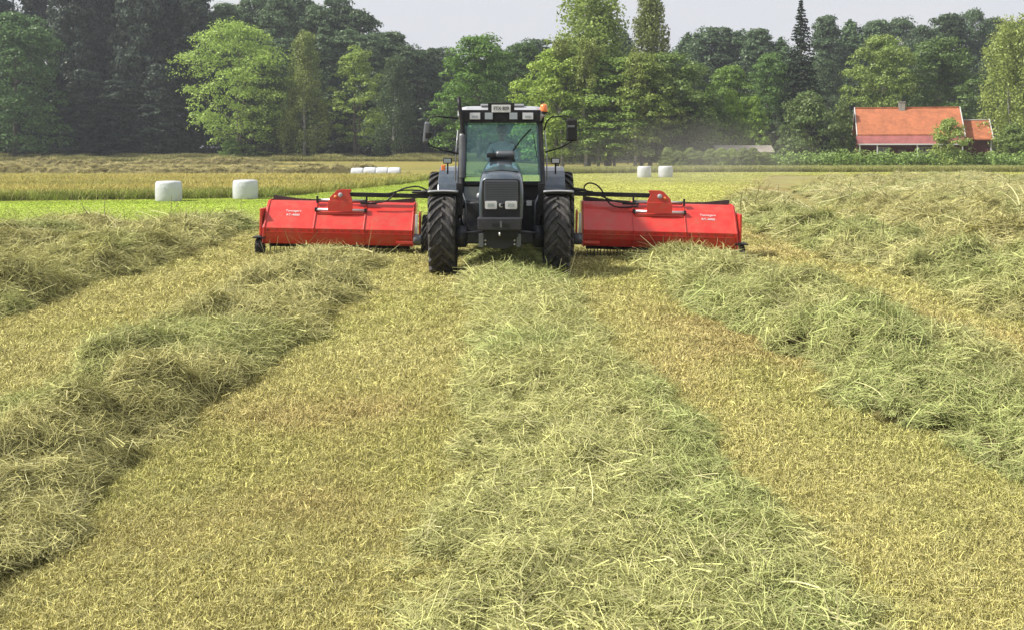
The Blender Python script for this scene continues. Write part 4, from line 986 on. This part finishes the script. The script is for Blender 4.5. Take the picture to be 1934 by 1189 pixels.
# rear fenders
for sg in (-1, 1):
    pts = []
    for k in range(10):
        a = R_(-75+k*13); pts.append((2.45+math.sin(a)*.88, .79+math.cos(a)*.88))
    poly = pts+[(2.45+(p[0]-2.45)*.96, .79+(p[1]-.79)*.96) for p in pts[::-1]]
    f_ = MB().prism(poly, sg*.72, sg*(1.10), 'X').build('rear_fender', M['navy'], TR, .01)
    MB().prism([(1.62, 1.0), (1.62, 1.3), (1.85, 1.5), (2.2, 1.66), (2.9, 1.66), (3.2, 1.3), (3.2, 1.0)], sg*.70, sg*.73, 'X').build('inner_panel', M['navy_dull'], f_)
    lamp = MB().box((sg*.93, 1.75, 1.78), (.15, .09, .10)).build('fender_lamp', M['black'], TR, .015)
    MB().box((sg*.93, 1.70, 1.78), (.12, .012, .07)).build('lens', M['lampdim'] if sg < 0 else M['lamp'], lamp)
    MB().tube([(sg*.93, 1.78, 1.55), (sg*.93, 1.78, 1.74)], .015, 6).build('lamp_stalk', M['black'], lamp)
    if sg < 0:
        MB().box((-1.0, 1.72, 1.66), (.07, .05, .10)).build('indicator', M['orange'], TR, .012)
# cab: sill, pillars, roof, glass
fy, by = 1.32, 2.85
def pil(x0, y0, z0, x1, y1, z1, w, d, nm='cab_pillar', mat='navy_dull'):
    mb = MB(); v = []
    for (x, y, z) in ((x0, y0, z0), (x1, y1, z1)):
        v += [(x-w/2, y-d/2, z), (x+w/2, y-d/2, z), (x+w/2, y+d/2, z), (x-w/2, y+d/2, z)]
    mb.add(v, [(3, 2, 1, 0), (4, 5, 6, 7), (0, 1, 5, 4), (1, 2, 6, 5), (2, 3, 7, 6), (3, 0, 4, 7)])
    return mb.build(nm, M[mat], TR, .012)
for sg in (-1, 1):
    pil(sg*.705, fy, 1.36, sg*.655, fy+.06, 2.50, .075, .09)
    pil(sg*.70, fy+.75, 1.5, sg*.68, fy+.7, 2.48, .05, .06)
    pil(sg*.70, by, 1.5, sg*.66, by-.1, 2.48, .08, .09)
MB().box((0, fy+.02, 1.405), (1.40, .10, .07)).build('cab_sill', M['black'], TR, .012)
MB().box((0, fy+.10, 1.15), (1.36, .06, .46)).build('bulkhead', M['black'], TR)
MB().box((0, 2.1, 1.0), (1.30, 1.5, .12)).build('cab_floor', M['black'], TR)
for sg in (-1, 1):
    MB().prism([(fy, .95), (fy, 1.42), (by, 1.55), (by, .95)], sg*.70-.02, sg*.70+.02, 'X').build('side_panel', M['navy_dull'], TR)
def quad(pts, nm, mat, th=.006, parent=TR):
    P = [Vector(p) for p in pts]; n = (P[1]-P[0]).cross(P[2]-P[0]).normalized()*th
    mb = MB().add(P+[p+n for p in P], [(3, 2, 1, 0), (4, 5, 6, 7), (0, 1, 5, 4), (1, 2, 6, 5), (2, 3, 7, 6), (3, 0, 4, 7)])
    return mb.build(nm, mat, parent)
quad([(-.665, fy-.01, 1.44), (.665, fy-.01, 1.44), (.615, fy+.05, 2.44), (-.615, fy+.05, 2.44)], 'windscreen', M['glass'])
quad([(-.66, by, 1.5), (-.62, by-.1, 2.44), (.62, by-.1, 2.44), (.66, by, 1.5)], 'rear_window', M['clear'])
for sg in (-1, 1):
    quad([(sg*.70, fy+.05, 1.44), (sg*.70, by-.05, 1.56), (sg*.66, by-.14, 2.44), (sg*.655, fy+.10, 2.44)], 'side_window', M['clear'])
# roof
def ring(hx, y0, y1, z, r=.12):
    return [(-hx, y0+r, z), (-hx+r, y0, z), (hx-r, y0, z), (hx, y0+r, z), (hx, y1-r, z), (hx-r, y1, z), (-hx+r, y1, z), (-hx, y1-r, z), (-hx, y0+r, z)]
roof = MB().loft([ring(.70, fy-.12, by+.1, 2.46), ring(.735, fy-.16, by+.12, 2.54), ring(.73, fy-.15, by+.12, 2.62), ring(.69, fy-.08, by+.05, 2.68), ring(.60, fy+.05, by-.1, 2.705)], False).build('roof', M['lightgrey'], TR, .01)
MB().prism([(-.66, 2.635), (.66, 2.635), (.645, 2.42), (-.645, 2.42)], fy-.185, fy-.125, 'Y').build('roof_visor', M['black'], TR, .01)
for x0, m_, w_ in ((-.435, 'lamp', .175), (.445, 'lamp', .175), (-.205, 'lampdim', .13), (.205, 'lampdim', .13)):
    lp = MB().box((x0, fy-.20, 2.53 if m_ == 'lamp' else 2.525), (w_+.02, .05, .135)).build('work_light', M['black'], TR, .012)
    MB().box((x0, fy-.228, 2.53), (w_, .01, .11)).build('lens', M[m_], lp, .004)
    if m_ == 'lamp': MB().box((x0, fy-.235, 2.52), (w_*.55, .004, .035)).build('reflector', M['lampdim'], lp)
    else: MB().box((x0, fy-.21, 2.44), (.1, .03, .04)).build('lamp_foot', M['black'], lp)
MB().box((0, fy-.15, 2.52), (.22, .06, .12)).build('visor_panel', M['navy_dull'], TR, .01)
for sg in (-1, 1): MB().box((sg*.27 + .02, fy-.02, 2.715), (.19, .14, .045)).build('roof_vent', M['lightgrey'], TR, .012)
MB().box((.0, fy-.19, 2.665), (.44, .03, .17)).build('plate_holder', M['black'], TR, .006)
pt = MB().box((.0, fy-.212, 2.655), (.315, .008, .125)).build('number_plate', M['white'], TR, .003)
text_obj('plate_lettering', 'FTX 809', .088, M['black'], pt, (0, fy-.219, 2.655), sx=.82)
# beacon
bc = MB().tube([(.69, fy-.02, 2.42), (.715, fy-.04, 2.60)], .022, 8).build('beacon_stalk', M['black'], TR)
MB().lathe([(.062, 2.60), (.065, 2.63), (.06, 2.70), (.045, 2.73), (.001, 2.745)], (.715, fy-.04, 0), 'Z', 20).build('beacon', M['orange'], TR)
MB().lathe([(.045, 2.575), (.068, 2.59), (.068, 2.605), (.001, 2.606)], (.715, fy-.04, 0), 'Z', 16).build('beacon_base', M['black'], bc)
# exhaust up the left pillar
MB().tube([(-.60, .75, 1.05), (-.66, .95, 1.25), (-.655, 1.08, 1.5), (-.635, 1.08, 2.2), (-.65, 1.07, 2.45), (-.69, 1.06, 2.70), (-.705, 1.10, 2.84)], [.05, .055, .052, .045, .034, .034, .034], 12).build('exhaust_pipe', M['black'], TR)
MB().lathe([(.058, 1.5), (.06, 1.52), (.058, 2.2), (.045, 2.24)], (-.645, 1.08, 0), 'Z', 16).build('heat_shield', M['grey'], TR)
# mirrors
for sg in (-1, 1):
    ym = 1.25
    if sg < 0:
        arm = MB().tube([(-.72, ym+.05, 2.50), (-1.05, ym, 2.53), (-1.19, ym, 2.52), (-1.24, ym, 2.44), (-1.24, ym, 2.12), (-1.20, ym, 2.04), (-.98, ym+.03, 1.96), (-.70, ym+.05, 1.90)], .013, 8)
        arm.build('mirror_arm', M['black'], TR)
        m_ = MB().box((-1.25, ym-.02, 2.26), (.10, .09, .36), Matrix.Rotation(R_(6), 3, 'Y')).build('mirror', M['grey'], TR, .03)
        MB().box((-1.22, ym-.03, 2.21), (.09, .1, .09)).build('mirror_joint', M['black'], m_, .01)
    else:
        arm = MB().tube([(.72, ym+.05, 2.30), (.76, ym, 2.44), (.84, ym, 2.52), (1.05, ym, 2.54), (1.17, ym, 2.52), (1.17, ym, 2.10), (.98, ym, 2.00), (.74, ym+.05, 1.93)], .013, 8)
        arm.build('mirror_arm', M['black'], TR)
        m_ = MB().box((1.18, ym-.02, 2.30), (.18, .09, .37)).build('mirror', M['black'], TR, .03)
        MB().box((1.17, ym-.07, 2.36), (.12, .02, .035)).build('mirror_trim', M['grey'], m_, .005)
# door handles side rails
for sg in (-1, 1):
    MB().tube([(sg*.77, fy, 1.45), (sg*.765, fy, 1.9), (sg*.73, fy+.02, 2.3)], .012, 8).build('grab_rail', M['lightgrey'], TR)
# wiper
MB().tube([(.13, fy-.03, 1.86), (.33, fy-.03, 2.14), (.50, fy, 2.32)], .013, 6).build('wiper', M['black'], TR)
MB().tube([(.53, fy-.0, 2.28), (.57, fy-.02, 2.02), (.60, fy-.03, 1.84)], .006, 6).build('washer_hose', M['black'], TR)
# cowl in front of the windscreen, air intake
MB().loft([bon_ring(1.10, 1.83, .19, .25, 1.6), bon_ring(1.16, 1.90, .17, .24, 1.6), bon_ring(1.28, 1.90, .16, .24, 1.6)]).build('cowl', M['black'], TR)
MB().lathe([(.001, -.155), (.045, -.15), (.055, -.11), (.055, .11), (.045, .15), (.001, .155)], (.07, 1.02, 1.90), 'X', 16).build('air_intake', M['grey'], TR)
MB().box((-.14, 1.06, 1.88), (.2, .12, .08)).build('intake_duct', M['black'], TR, .02)
# steering wheel, seat, driver
sw = MB(); cth = [(.20*math.cos(a), 0, .20*math.sin(a)) for a in np.linspace(0, 2*math.pi, 25)]
tilt = Matrix.Rotation(R_(-58), 3, 'X')
sw.tube([tilt @ Vector(p)+Vector((0, 1.72, 1.80)) for p in cth], .014, 8, False); sw.tube([(0, 1.72, 1.80), (0, 1.55, 1.45)], .03, 8)
for a in (0, 2.09, 4.19): sw.tube([(0, 1.72, 1.80), tilt @ Vector((.2*math.cos(a), 0, .2*math.sin(a)))+Vector((0, 1.72, 1.80))], .01, 6)
sw.build('steering_wheel', M['black'], TR)
st = MB().box((0, 2.3, 1.48), (.5, .48, .12)).box((0, 2.56, 1.80), (.48, .12, .62)).box((0, 2.3, 1.25), (.3, .3, .38)).build('seat', M['cap'], TR, .04)
# rear headstock carrying the rake booms
MB().box((0, 3.55, .95), (.9, .16, .7)).box((0, 3.3, .7), (.5, .5, .1)).box((0, 3.55, 1.2), (1.5, .12, .12)).build('rear_headstock', M['black'], TR, .015)

def driver():
    root = empty('person', (-.18, TY+2.22, 1.56)); tag(root, 'driver in a pale shirt and dark cap seated behind the windscreen', 'person')
    J = {'pel': ((0, 0, .06), .13), 'sp1': ((0, -.02, .22), .13), 'sp2': ((0, -.02, .38), .15), 'ch': ((0, 0, .46), .12), 'nk': ((0, -.01, .56), .055), 'nk2': ((0, -.03, .61), .052), 'hd': ((0, -.045, .69), .078), 'hd2': ((0, -.04, .77), .075)}
    E = [('pel', 'sp1'), ('sp1', 'sp2'), ('sp2', 'ch'), ('ch', 'nk'), ('nk', 'nk2'), ('nk2', 'hd'), ('hd', 'hd2')]
    for sg, s in ((-1, 'l'), (1, 'r')):
        J['sh'+s] = ((sg*.17, 0, .46), .068); J['el'+s] = ((sg*.25, -.13, .25), .048); J['wr'+s] = ((sg*.17, -.38, .24), .030); J['pm'+s] = ((sg*.16, -.43, .25), .034)
        E += [('ch', 'sh'+s), ('sh'+s, 'el'+s), ('el'+s, 'wr'+s), ('wr'+s, 'pm'+s)]
        for q in range(4):
            a = 'f%d%s' % (q, s); dx = sg*(-.024+q*.016); l = (.9, 1, .95, .8)[q]
            J[a+'a'] = ((sg*.16+dx, -.475, .262), .0095); J[a+'b'] = ((sg*.16+dx, -.475-.03*l, .245), .0085); J[a+'c'] = ((sg*.16+dx, -.465-.02*l, .222), .0075)
            E += [('pm'+s, a+'a'), (a+'a', a+'b'), (a+'b', a+'c')]
        J['t'+s] = ((sg*.125, -.42, .262), .011); J['u'+s] = ((sg*.118, -.455, .268), .009); E += [('pm'+s, 't'+s), ('t'+s, 'u'+s)]
        J['hp'+s] = ((sg*.09, -.02, .04), .09); J['kn'+s] = ((sg*.15, -.42, .03), .065); J['an'+s] = ((sg*.15, -.50, -.36), .042); J['ft'+s] = ((sg*.16, -.64, -.42), .035)
        E += [('pel', 'hp'+s), ('hp'+s, 'kn'+s), ('kn'+s, 'an'+s), ('an'+s, 'ft'+s)]
    names = list(J); me = bpy.data.meshes.new('body'); me.from_pydata([J[n][0] for n in names], [(names.index(a), names.index(b)) for a, b in E], [])
    o = link(bpy.data.objects.new('body', me)); sk = o.modifiers.new('skin', 'SKIN')
    for i, n in enumerate(names):
        q = me.skin_vertices[0].data[i]; q.radius = (J[n][1], J[n][1]); q.use_root = (n == 'pel')
    sb = o.modifiers.new('sub', 'SUBSURF'); sb.levels = 2; sb.render_levels = 2
    dg = bpy.context.evaluated_depsgraph_get(); m2 = bpy.data.meshes.new_from_object(o.evaluated_get(dg)); bpy.data.objects.remove(o)
    m2.materials.clear()
    for m_ in ('skin', 'shirt', 'trousers', 'cap'): m2.materials.append(M[m_])
    for p in m2.polygons:
        c = p.center; p.use_smooth = True
        if c.z > .555 or (c.y < -.36 and c.z > .15): i = 0
        elif c.z > .12: i = 1
        elif c.z < -.37: i = 3
        else: i = 2
        p.material_index = i
    b = link(bpy.data.objects.new('body', m2), root)
    # face and cap
    MB().loft([[(-.012, -.115, .72), (0, -.118, .725), (.012, -.115, .72)], [(-.02, -.122, .685), (0, -.145, .683), (.02, -.122, .685)], [(-.012, -.118, .672), (0, -.12, .668), (.012, -.118, .672)]], True, False).build('nose', M['skin'], root)
    for sg in (-1, 1):
        MB().lathe([(.001, -.012), (.011, -.006), (.012, .0), (.001, .006)], (sg*.03, -.112, .722), 'Y', 10).build('eye', M['cap'], root)
        MB().lathe([(.001, -.01), (.022, -.006), (.026, .006), (.001, .01)], (sg*.083, -.04, .705), 'X', 10).build('ear', M['skin'], root)
    MB().box((0, -.117, .655), (.05, .008, .009)).build('mouth', M['trousers'], root, .002)
    MB().lathe([(.092, .755), (.096, .775), (.088, .82), (.05, .852), (.001, .86)], (0, -.042, 0), 'Z', 20).prism([(-.07, -.10), (.07, -.10), (.06, -.17), (.03, -.195), (-.03, -.195), (-.06, -.17)], .757, .767, 'Z').build('cap', M['cap'], root)
    MB().lathe([(.089, .70), (.091, .757), (.001, .757)], (0, -.030, 0), 'Z', 20).build('hair', M['bark'], root)
driver()

# ------------------------------------------------------------------ rakes
def rake(name_loc, roll, yaw, sx, label):
    """sx=+1: the tractor is on the +x side"""
    root = empty('hay_rake', name_loc, yaw); root.rotation_euler = (0, roll, yaw)
    tag(root, label, 'hay rake', 'red hay rakes beside the tractor')
    X = lambda x: sx*x
    hw = 1.335
    prof = [(.42, 1.00), (.10, 1.00), (-.06, .88), (-.37, .53), (-.34, .375), (-.25, .235), (-.23, .235), (-.315, .38), (-.345, .52), (-.05, .855), (.10, .975), (.42, .975)]
    segs = [(-hw, -.455), (-.445, .455), (.465, hw)]
    for a, b in segs:
        MB().prism(prof, X(a), X(b), 'X').build('hood_panel', M['red'], root, .006)
    for xx in (-.45, .46, hw+.002, -hw-.002):
        pr = [(.43, 1.02), (.10, 1.02), (-.075, .895), (-.395, .535), (-.36, .375), (-.27, .22), (-.30, .22), (.0, .8), (.43, .95)]
        MB().prism(pr, X(xx)-.010, X(xx)+.010, 'X').build('rib', M['red'], root, .003)
    for xx in (-hw-.03, hw+.03):
        MB().prism([(.42, 1.0), (.10, 1.0), (-.05, .87), (-.34, .53), (-.36, .25), (.4, .25)], X(xx)-.012, X(xx)+.012, 'X').build('end_plate', M['red'], root, .004)
    # outer cap frame
    MB().box((X(-hw-.085), -.05, .62), (.05, .5, .5)).build('side_guard', M['red'], root, .015)
    # horizontal lower lip
    MB().box((0, -.372, .455), (2*hw-.04, .02, .012)).build('crease_strip', M['red'], root)
    MB().box((X(hw-.13), -.375, .31), (.30, .03, .05)).build('reinforcement', M['red'], root, .005)
    bt = None
    for k in range(18):
        if bt is None:
            q_ = MB().lathe([(.011, 0), (.011, -.008), (.001, -.010)], (0, 0, 0), 'Y', 6); bt = bpy.data.meshes.new('bolt'); bt.from_pydata(q_.v, [], q_.f); bt.materials.append(M['iron'])
        b_ = link(bpy.data.objects.new('bolt', bt), root); b_.location = (-hw+.06+k*(2*hw-.12)/17, -.365, .49)
    # rubber flaps on the top back edge
    for a, b, za, zb in ((-hw, -.46, 1.09, 1.02), (.46, hw, 1.02, 1.09)):
        MB().prism([(X(a), 1.0), (X(b), 1.0), (X(b), zb), (X((a+b)/2), (1.015+(max(za, zb)-1.0)*.25)), (X(a), za)], .36, .40, 'Y').build('rubber_flap', M['rubber'], root)
    # suspension bracket
    br = MB().prism([(-.22, .86), (-.21, 1.0), (-.20, 1.09), (-.07, 1.225), (.0, 1.245), (.19, 1.245), (.20, 1.22), (.16, 1.17), (.21, 1.07), (.22, 1.0), (.22, .86)] if sx > 0 else [(.22, .86), (.21, 1.0), (.20, 1.09), (.07, 1.225), (.0, 1.245), (-.19, 1.245), (-.20, 1.22), (-.16, 1.17), (-.21, 1.07), (-.22, 1.0), (-.22, .86)], -.165, -.13, 'Y').build('hanger_bracket', M['red'], root, .006)
    MB().prism([(-.225, .84), (.225, .84), (.225, 1.03), (-.225, 1.03)], -.19, -.165, 'Y').build('bracket_front', M['red'], br, .005)
    MB().lathe([(.042, 0), (.042, -.03), (.030, -.04), (.001, -.04)], (X(.0), -.165, 1.14), 'Y', 18).build('pivot_cap', M['lightgrey'], br)
    MB().lathe([(.028, 0), (.028, -.02), (.001, -.022)], (X(-.09), -.165, 1.105), 'Y', 12).build('reflector', M['orange'], br)
    # rods and stops
    for (y, z, r_, m_) in ((.02, 1.035, .020, 'steel'), (.10, 1.00, .014, 'black'), (-.145, .865, .024, 'steel')):
        MB().tube([(-.44, y, z), (.46, y, z)], r_, 10).build('slide_rod', M[m_], root)
    for xx in (-.45, .46):
        MB().box((xx, .0, 1.04), (.03, .08, .13)).build('rod_stop', M['black'], root, .006)
        MB().box((xx, -.13, .865), (.04, .08, .07)).build('rod_stop', M['black'], root, .006)
    MB().box((X(.50), -.02, .99), (.30, .05, .035)).build('hose_block', M['black'], root, .006)
    MB().box((0, -.155, .80), (.86, .02, .025)).build('rod_shelf', M['red'], root)
    # boom
    MB().prism([(-.035, 1.105), (.035, 1.105), (.035, 1.185), (-.035, 1.185)], X(.14), X(2.55), 'X').build('boom_arm', M['black'], root, .008)
    MB().tube([(X(1.3), -.02, 1.21), (X(1.7), -.02, 1.23), (X(1.95), 0, 1.20), (X(2.3), 0, 1.12)], [.02, .05, .06, .05], 8).build('boom_cylinder', M['black'], root)
    # drive motor and inner guard
    MB().lathe([(.10, 0), (.105, X(.03)), (.105, X(.13)), (.07, X(.15))], (X(hw+.03), -.28, .36), 'X', 18).build('drive_motor', M['grey'], root)
    MB().box((X(hw+.075), -.27, .64), (.045, .03, .36)).build('white_marker', M['white'], root, .004)
    MB().box((X(hw+.13), -.1, .65), (.03, .34, .42)).build('chain_guard', M['red'], root, .01)
    # support wheel beside the tractor, small wheel outside
    wr = wheel(root, 'support_wheel', X(hw+.26), .05, .40, .19, .2, 18, sx, 0, 'grey', .40)
    ow = wheel(root, 'outer_wheel', X(-hw-.10), -.22, .155, .15, .07, 12, -sx, 0, 'grey', .17)
    MB().box((X(-hw-.10), -.20, .345), (.23, .34, .025)).box((X(-hw-.015), -.15, .30), (.03, .2, .16)).build('wheel_bracket', M['black'], root, .006)
    MB().box((0, .0, .26), (2*hw-.02, .5, .06)).build('under_frame', M['black'], root, .01)
    MB().lathe([(.05, -hw+.05), (.05, hw-.05)], (0, -.12, .22), 'X', 14).build('tine_rotor', M['black'], root)
    tm = None
    for k in range(44):
        xx = -hw+.08+k*(2*hw-.16)/43
        if tm is None:
            tb = MB().tube([(0, 0, .06), (0, -.03, -.05), (0, -.01, -.17)], [.009, .008, .006], 5)
            tm = bpy.data.meshes.new('tine'); tm.from_pydata(tb.v, [], tb.f); tm.materials.append(M['black'])
        t_ = link(bpy.data.objects.new('tine', tm), root); t_.location = (xx, -.14+.06*math.sin(k*2.1), .21); t_.rotation_euler = (.2*math.sin(k*1.7), 0, 0)
    # lettering on the outer panel
    cx_ = X(-.86) if sx > 0 else X(-.87)
    n = Vector((0, -.35, .30)).normalized(); ang = math.atan2(.35, .30)
    def on_face(u, dx): return (cx_+dx, -.06-.30*u-.008, .88-.35*u+.006)
    text_obj('lettering', 'Tonnegarn', .062, M['white'], root, on_face(.17, 0), (R_(49), 0, 0), .001, 1.05)
    text_obj('lettering', 'RT-4000', .062, M['white'], root, on_face(.37, 0), (R_(49), 0, 0), .001, 1.1)
    return root
ra = rake((-3.175, 19.6, .0), R_(1.3), R_(1.0), 1, 'red hay rake hung on the left of the picture, in front of the green strip')
rb = rake((2.60, 19.0, .0), R_(1.5), R_(-1.0), -1, 'red hay rake on the right, its hose making a loop beside the tractor')
def hose(path, parent, root_m, name='hydraulic_hose', r=.014):
    inv = root_m.inverted()
    pts = [inv @ at(*p) for p in path]
    # smooth by Catmull-Rom
    out = []
    for i in range(len(pts)-1):
        p0, p1, p2, p3 = pts[max(i-1, 0)], pts[i], pts[i+1], pts[min(i+2, len(pts)-1)]
        for k in range(5):
            t = k/5; out.append(.5*((2*p1)+(-p0+p2)*t+(2*p0-5*p1+4*p2-p3)*t*t+(-p0+3*p1-3*p2+p3)*t**3))
    out.append(pts[-1]); MB().tube(out, r, 7).build(name, M['black'], parent)
bpy.context.view_layer.update()
hose([(1120, 362, 19.1), (1105, 362, 19.1), (1104, 352, 19.1), (1113, 346, 19.1), (1127, 350, 19), (1138, 362, 19), (1146, 378, 18.95), (1158, 389, 18.9), (1178, 392, 18.9), (1205, 390, 18.9)], rb, rb.matrix_world)
hose([(698, 384, 19.5), (726, 381, 19.5), (740, 372, 19.5), (750, 362, 19.5), (768, 355, 19.5), (790, 353, 19.5), (812, 362, 19.5)], ra, ra.matrix_world)
hose([(1200, 384, 18.9), (1160, 380, 18.9), (1120, 364, 19), (1085, 356, 19)], rb, rb.matrix_world)
hose([(735, 366, 19.5), (760, 360, 19.5), (795, 360, 19.5)], ra, ra.matrix_world)

# give look-alike trees of a row their place in it
ORD = ['first', 'second', 'third', 'fourth', 'fifth', 'sixth', 'seventh', 'eighth', 'ninth', 'tenth', 'eleventh', 'twelfth']
def ordn(i): return ORD[i] if i < 12 else '%d%s' % (i+1, {1: 'st', 2: 'nd', 3: 'rd'}.get((i+1) % 10, 'th') if i+1 > 20 else 'th')
for g, txt in ((G2, 'from the left among the tall dark trees of the left wood'), ('skyline trees behind the house', 'from the left of the dark skyline trees right of the cab'),
               ('lower trees of the right wood', 'from the left of the shaded trees below the right skyline'), ('undergrowth of the left wood', 'from the left of the low bushes at the foot of the left wood'),
               ('undergrowth behind the birches', 'from the left of the low dark bushes behind the birches and shed'), ('low scrub before the shed', 'from the left of the low scrub bushes in front of the shed'), ('trees deep in the wood', 'from the left of the hindmost trees deep in the wood')):
    L_ = sorted([o for o in bpy.data.objects if o.get('group') == g], key=lambda o: o.location.x/o.location.y)
    for i, o in enumerate(L_): o['label'] = ordn(i)+' '+txt
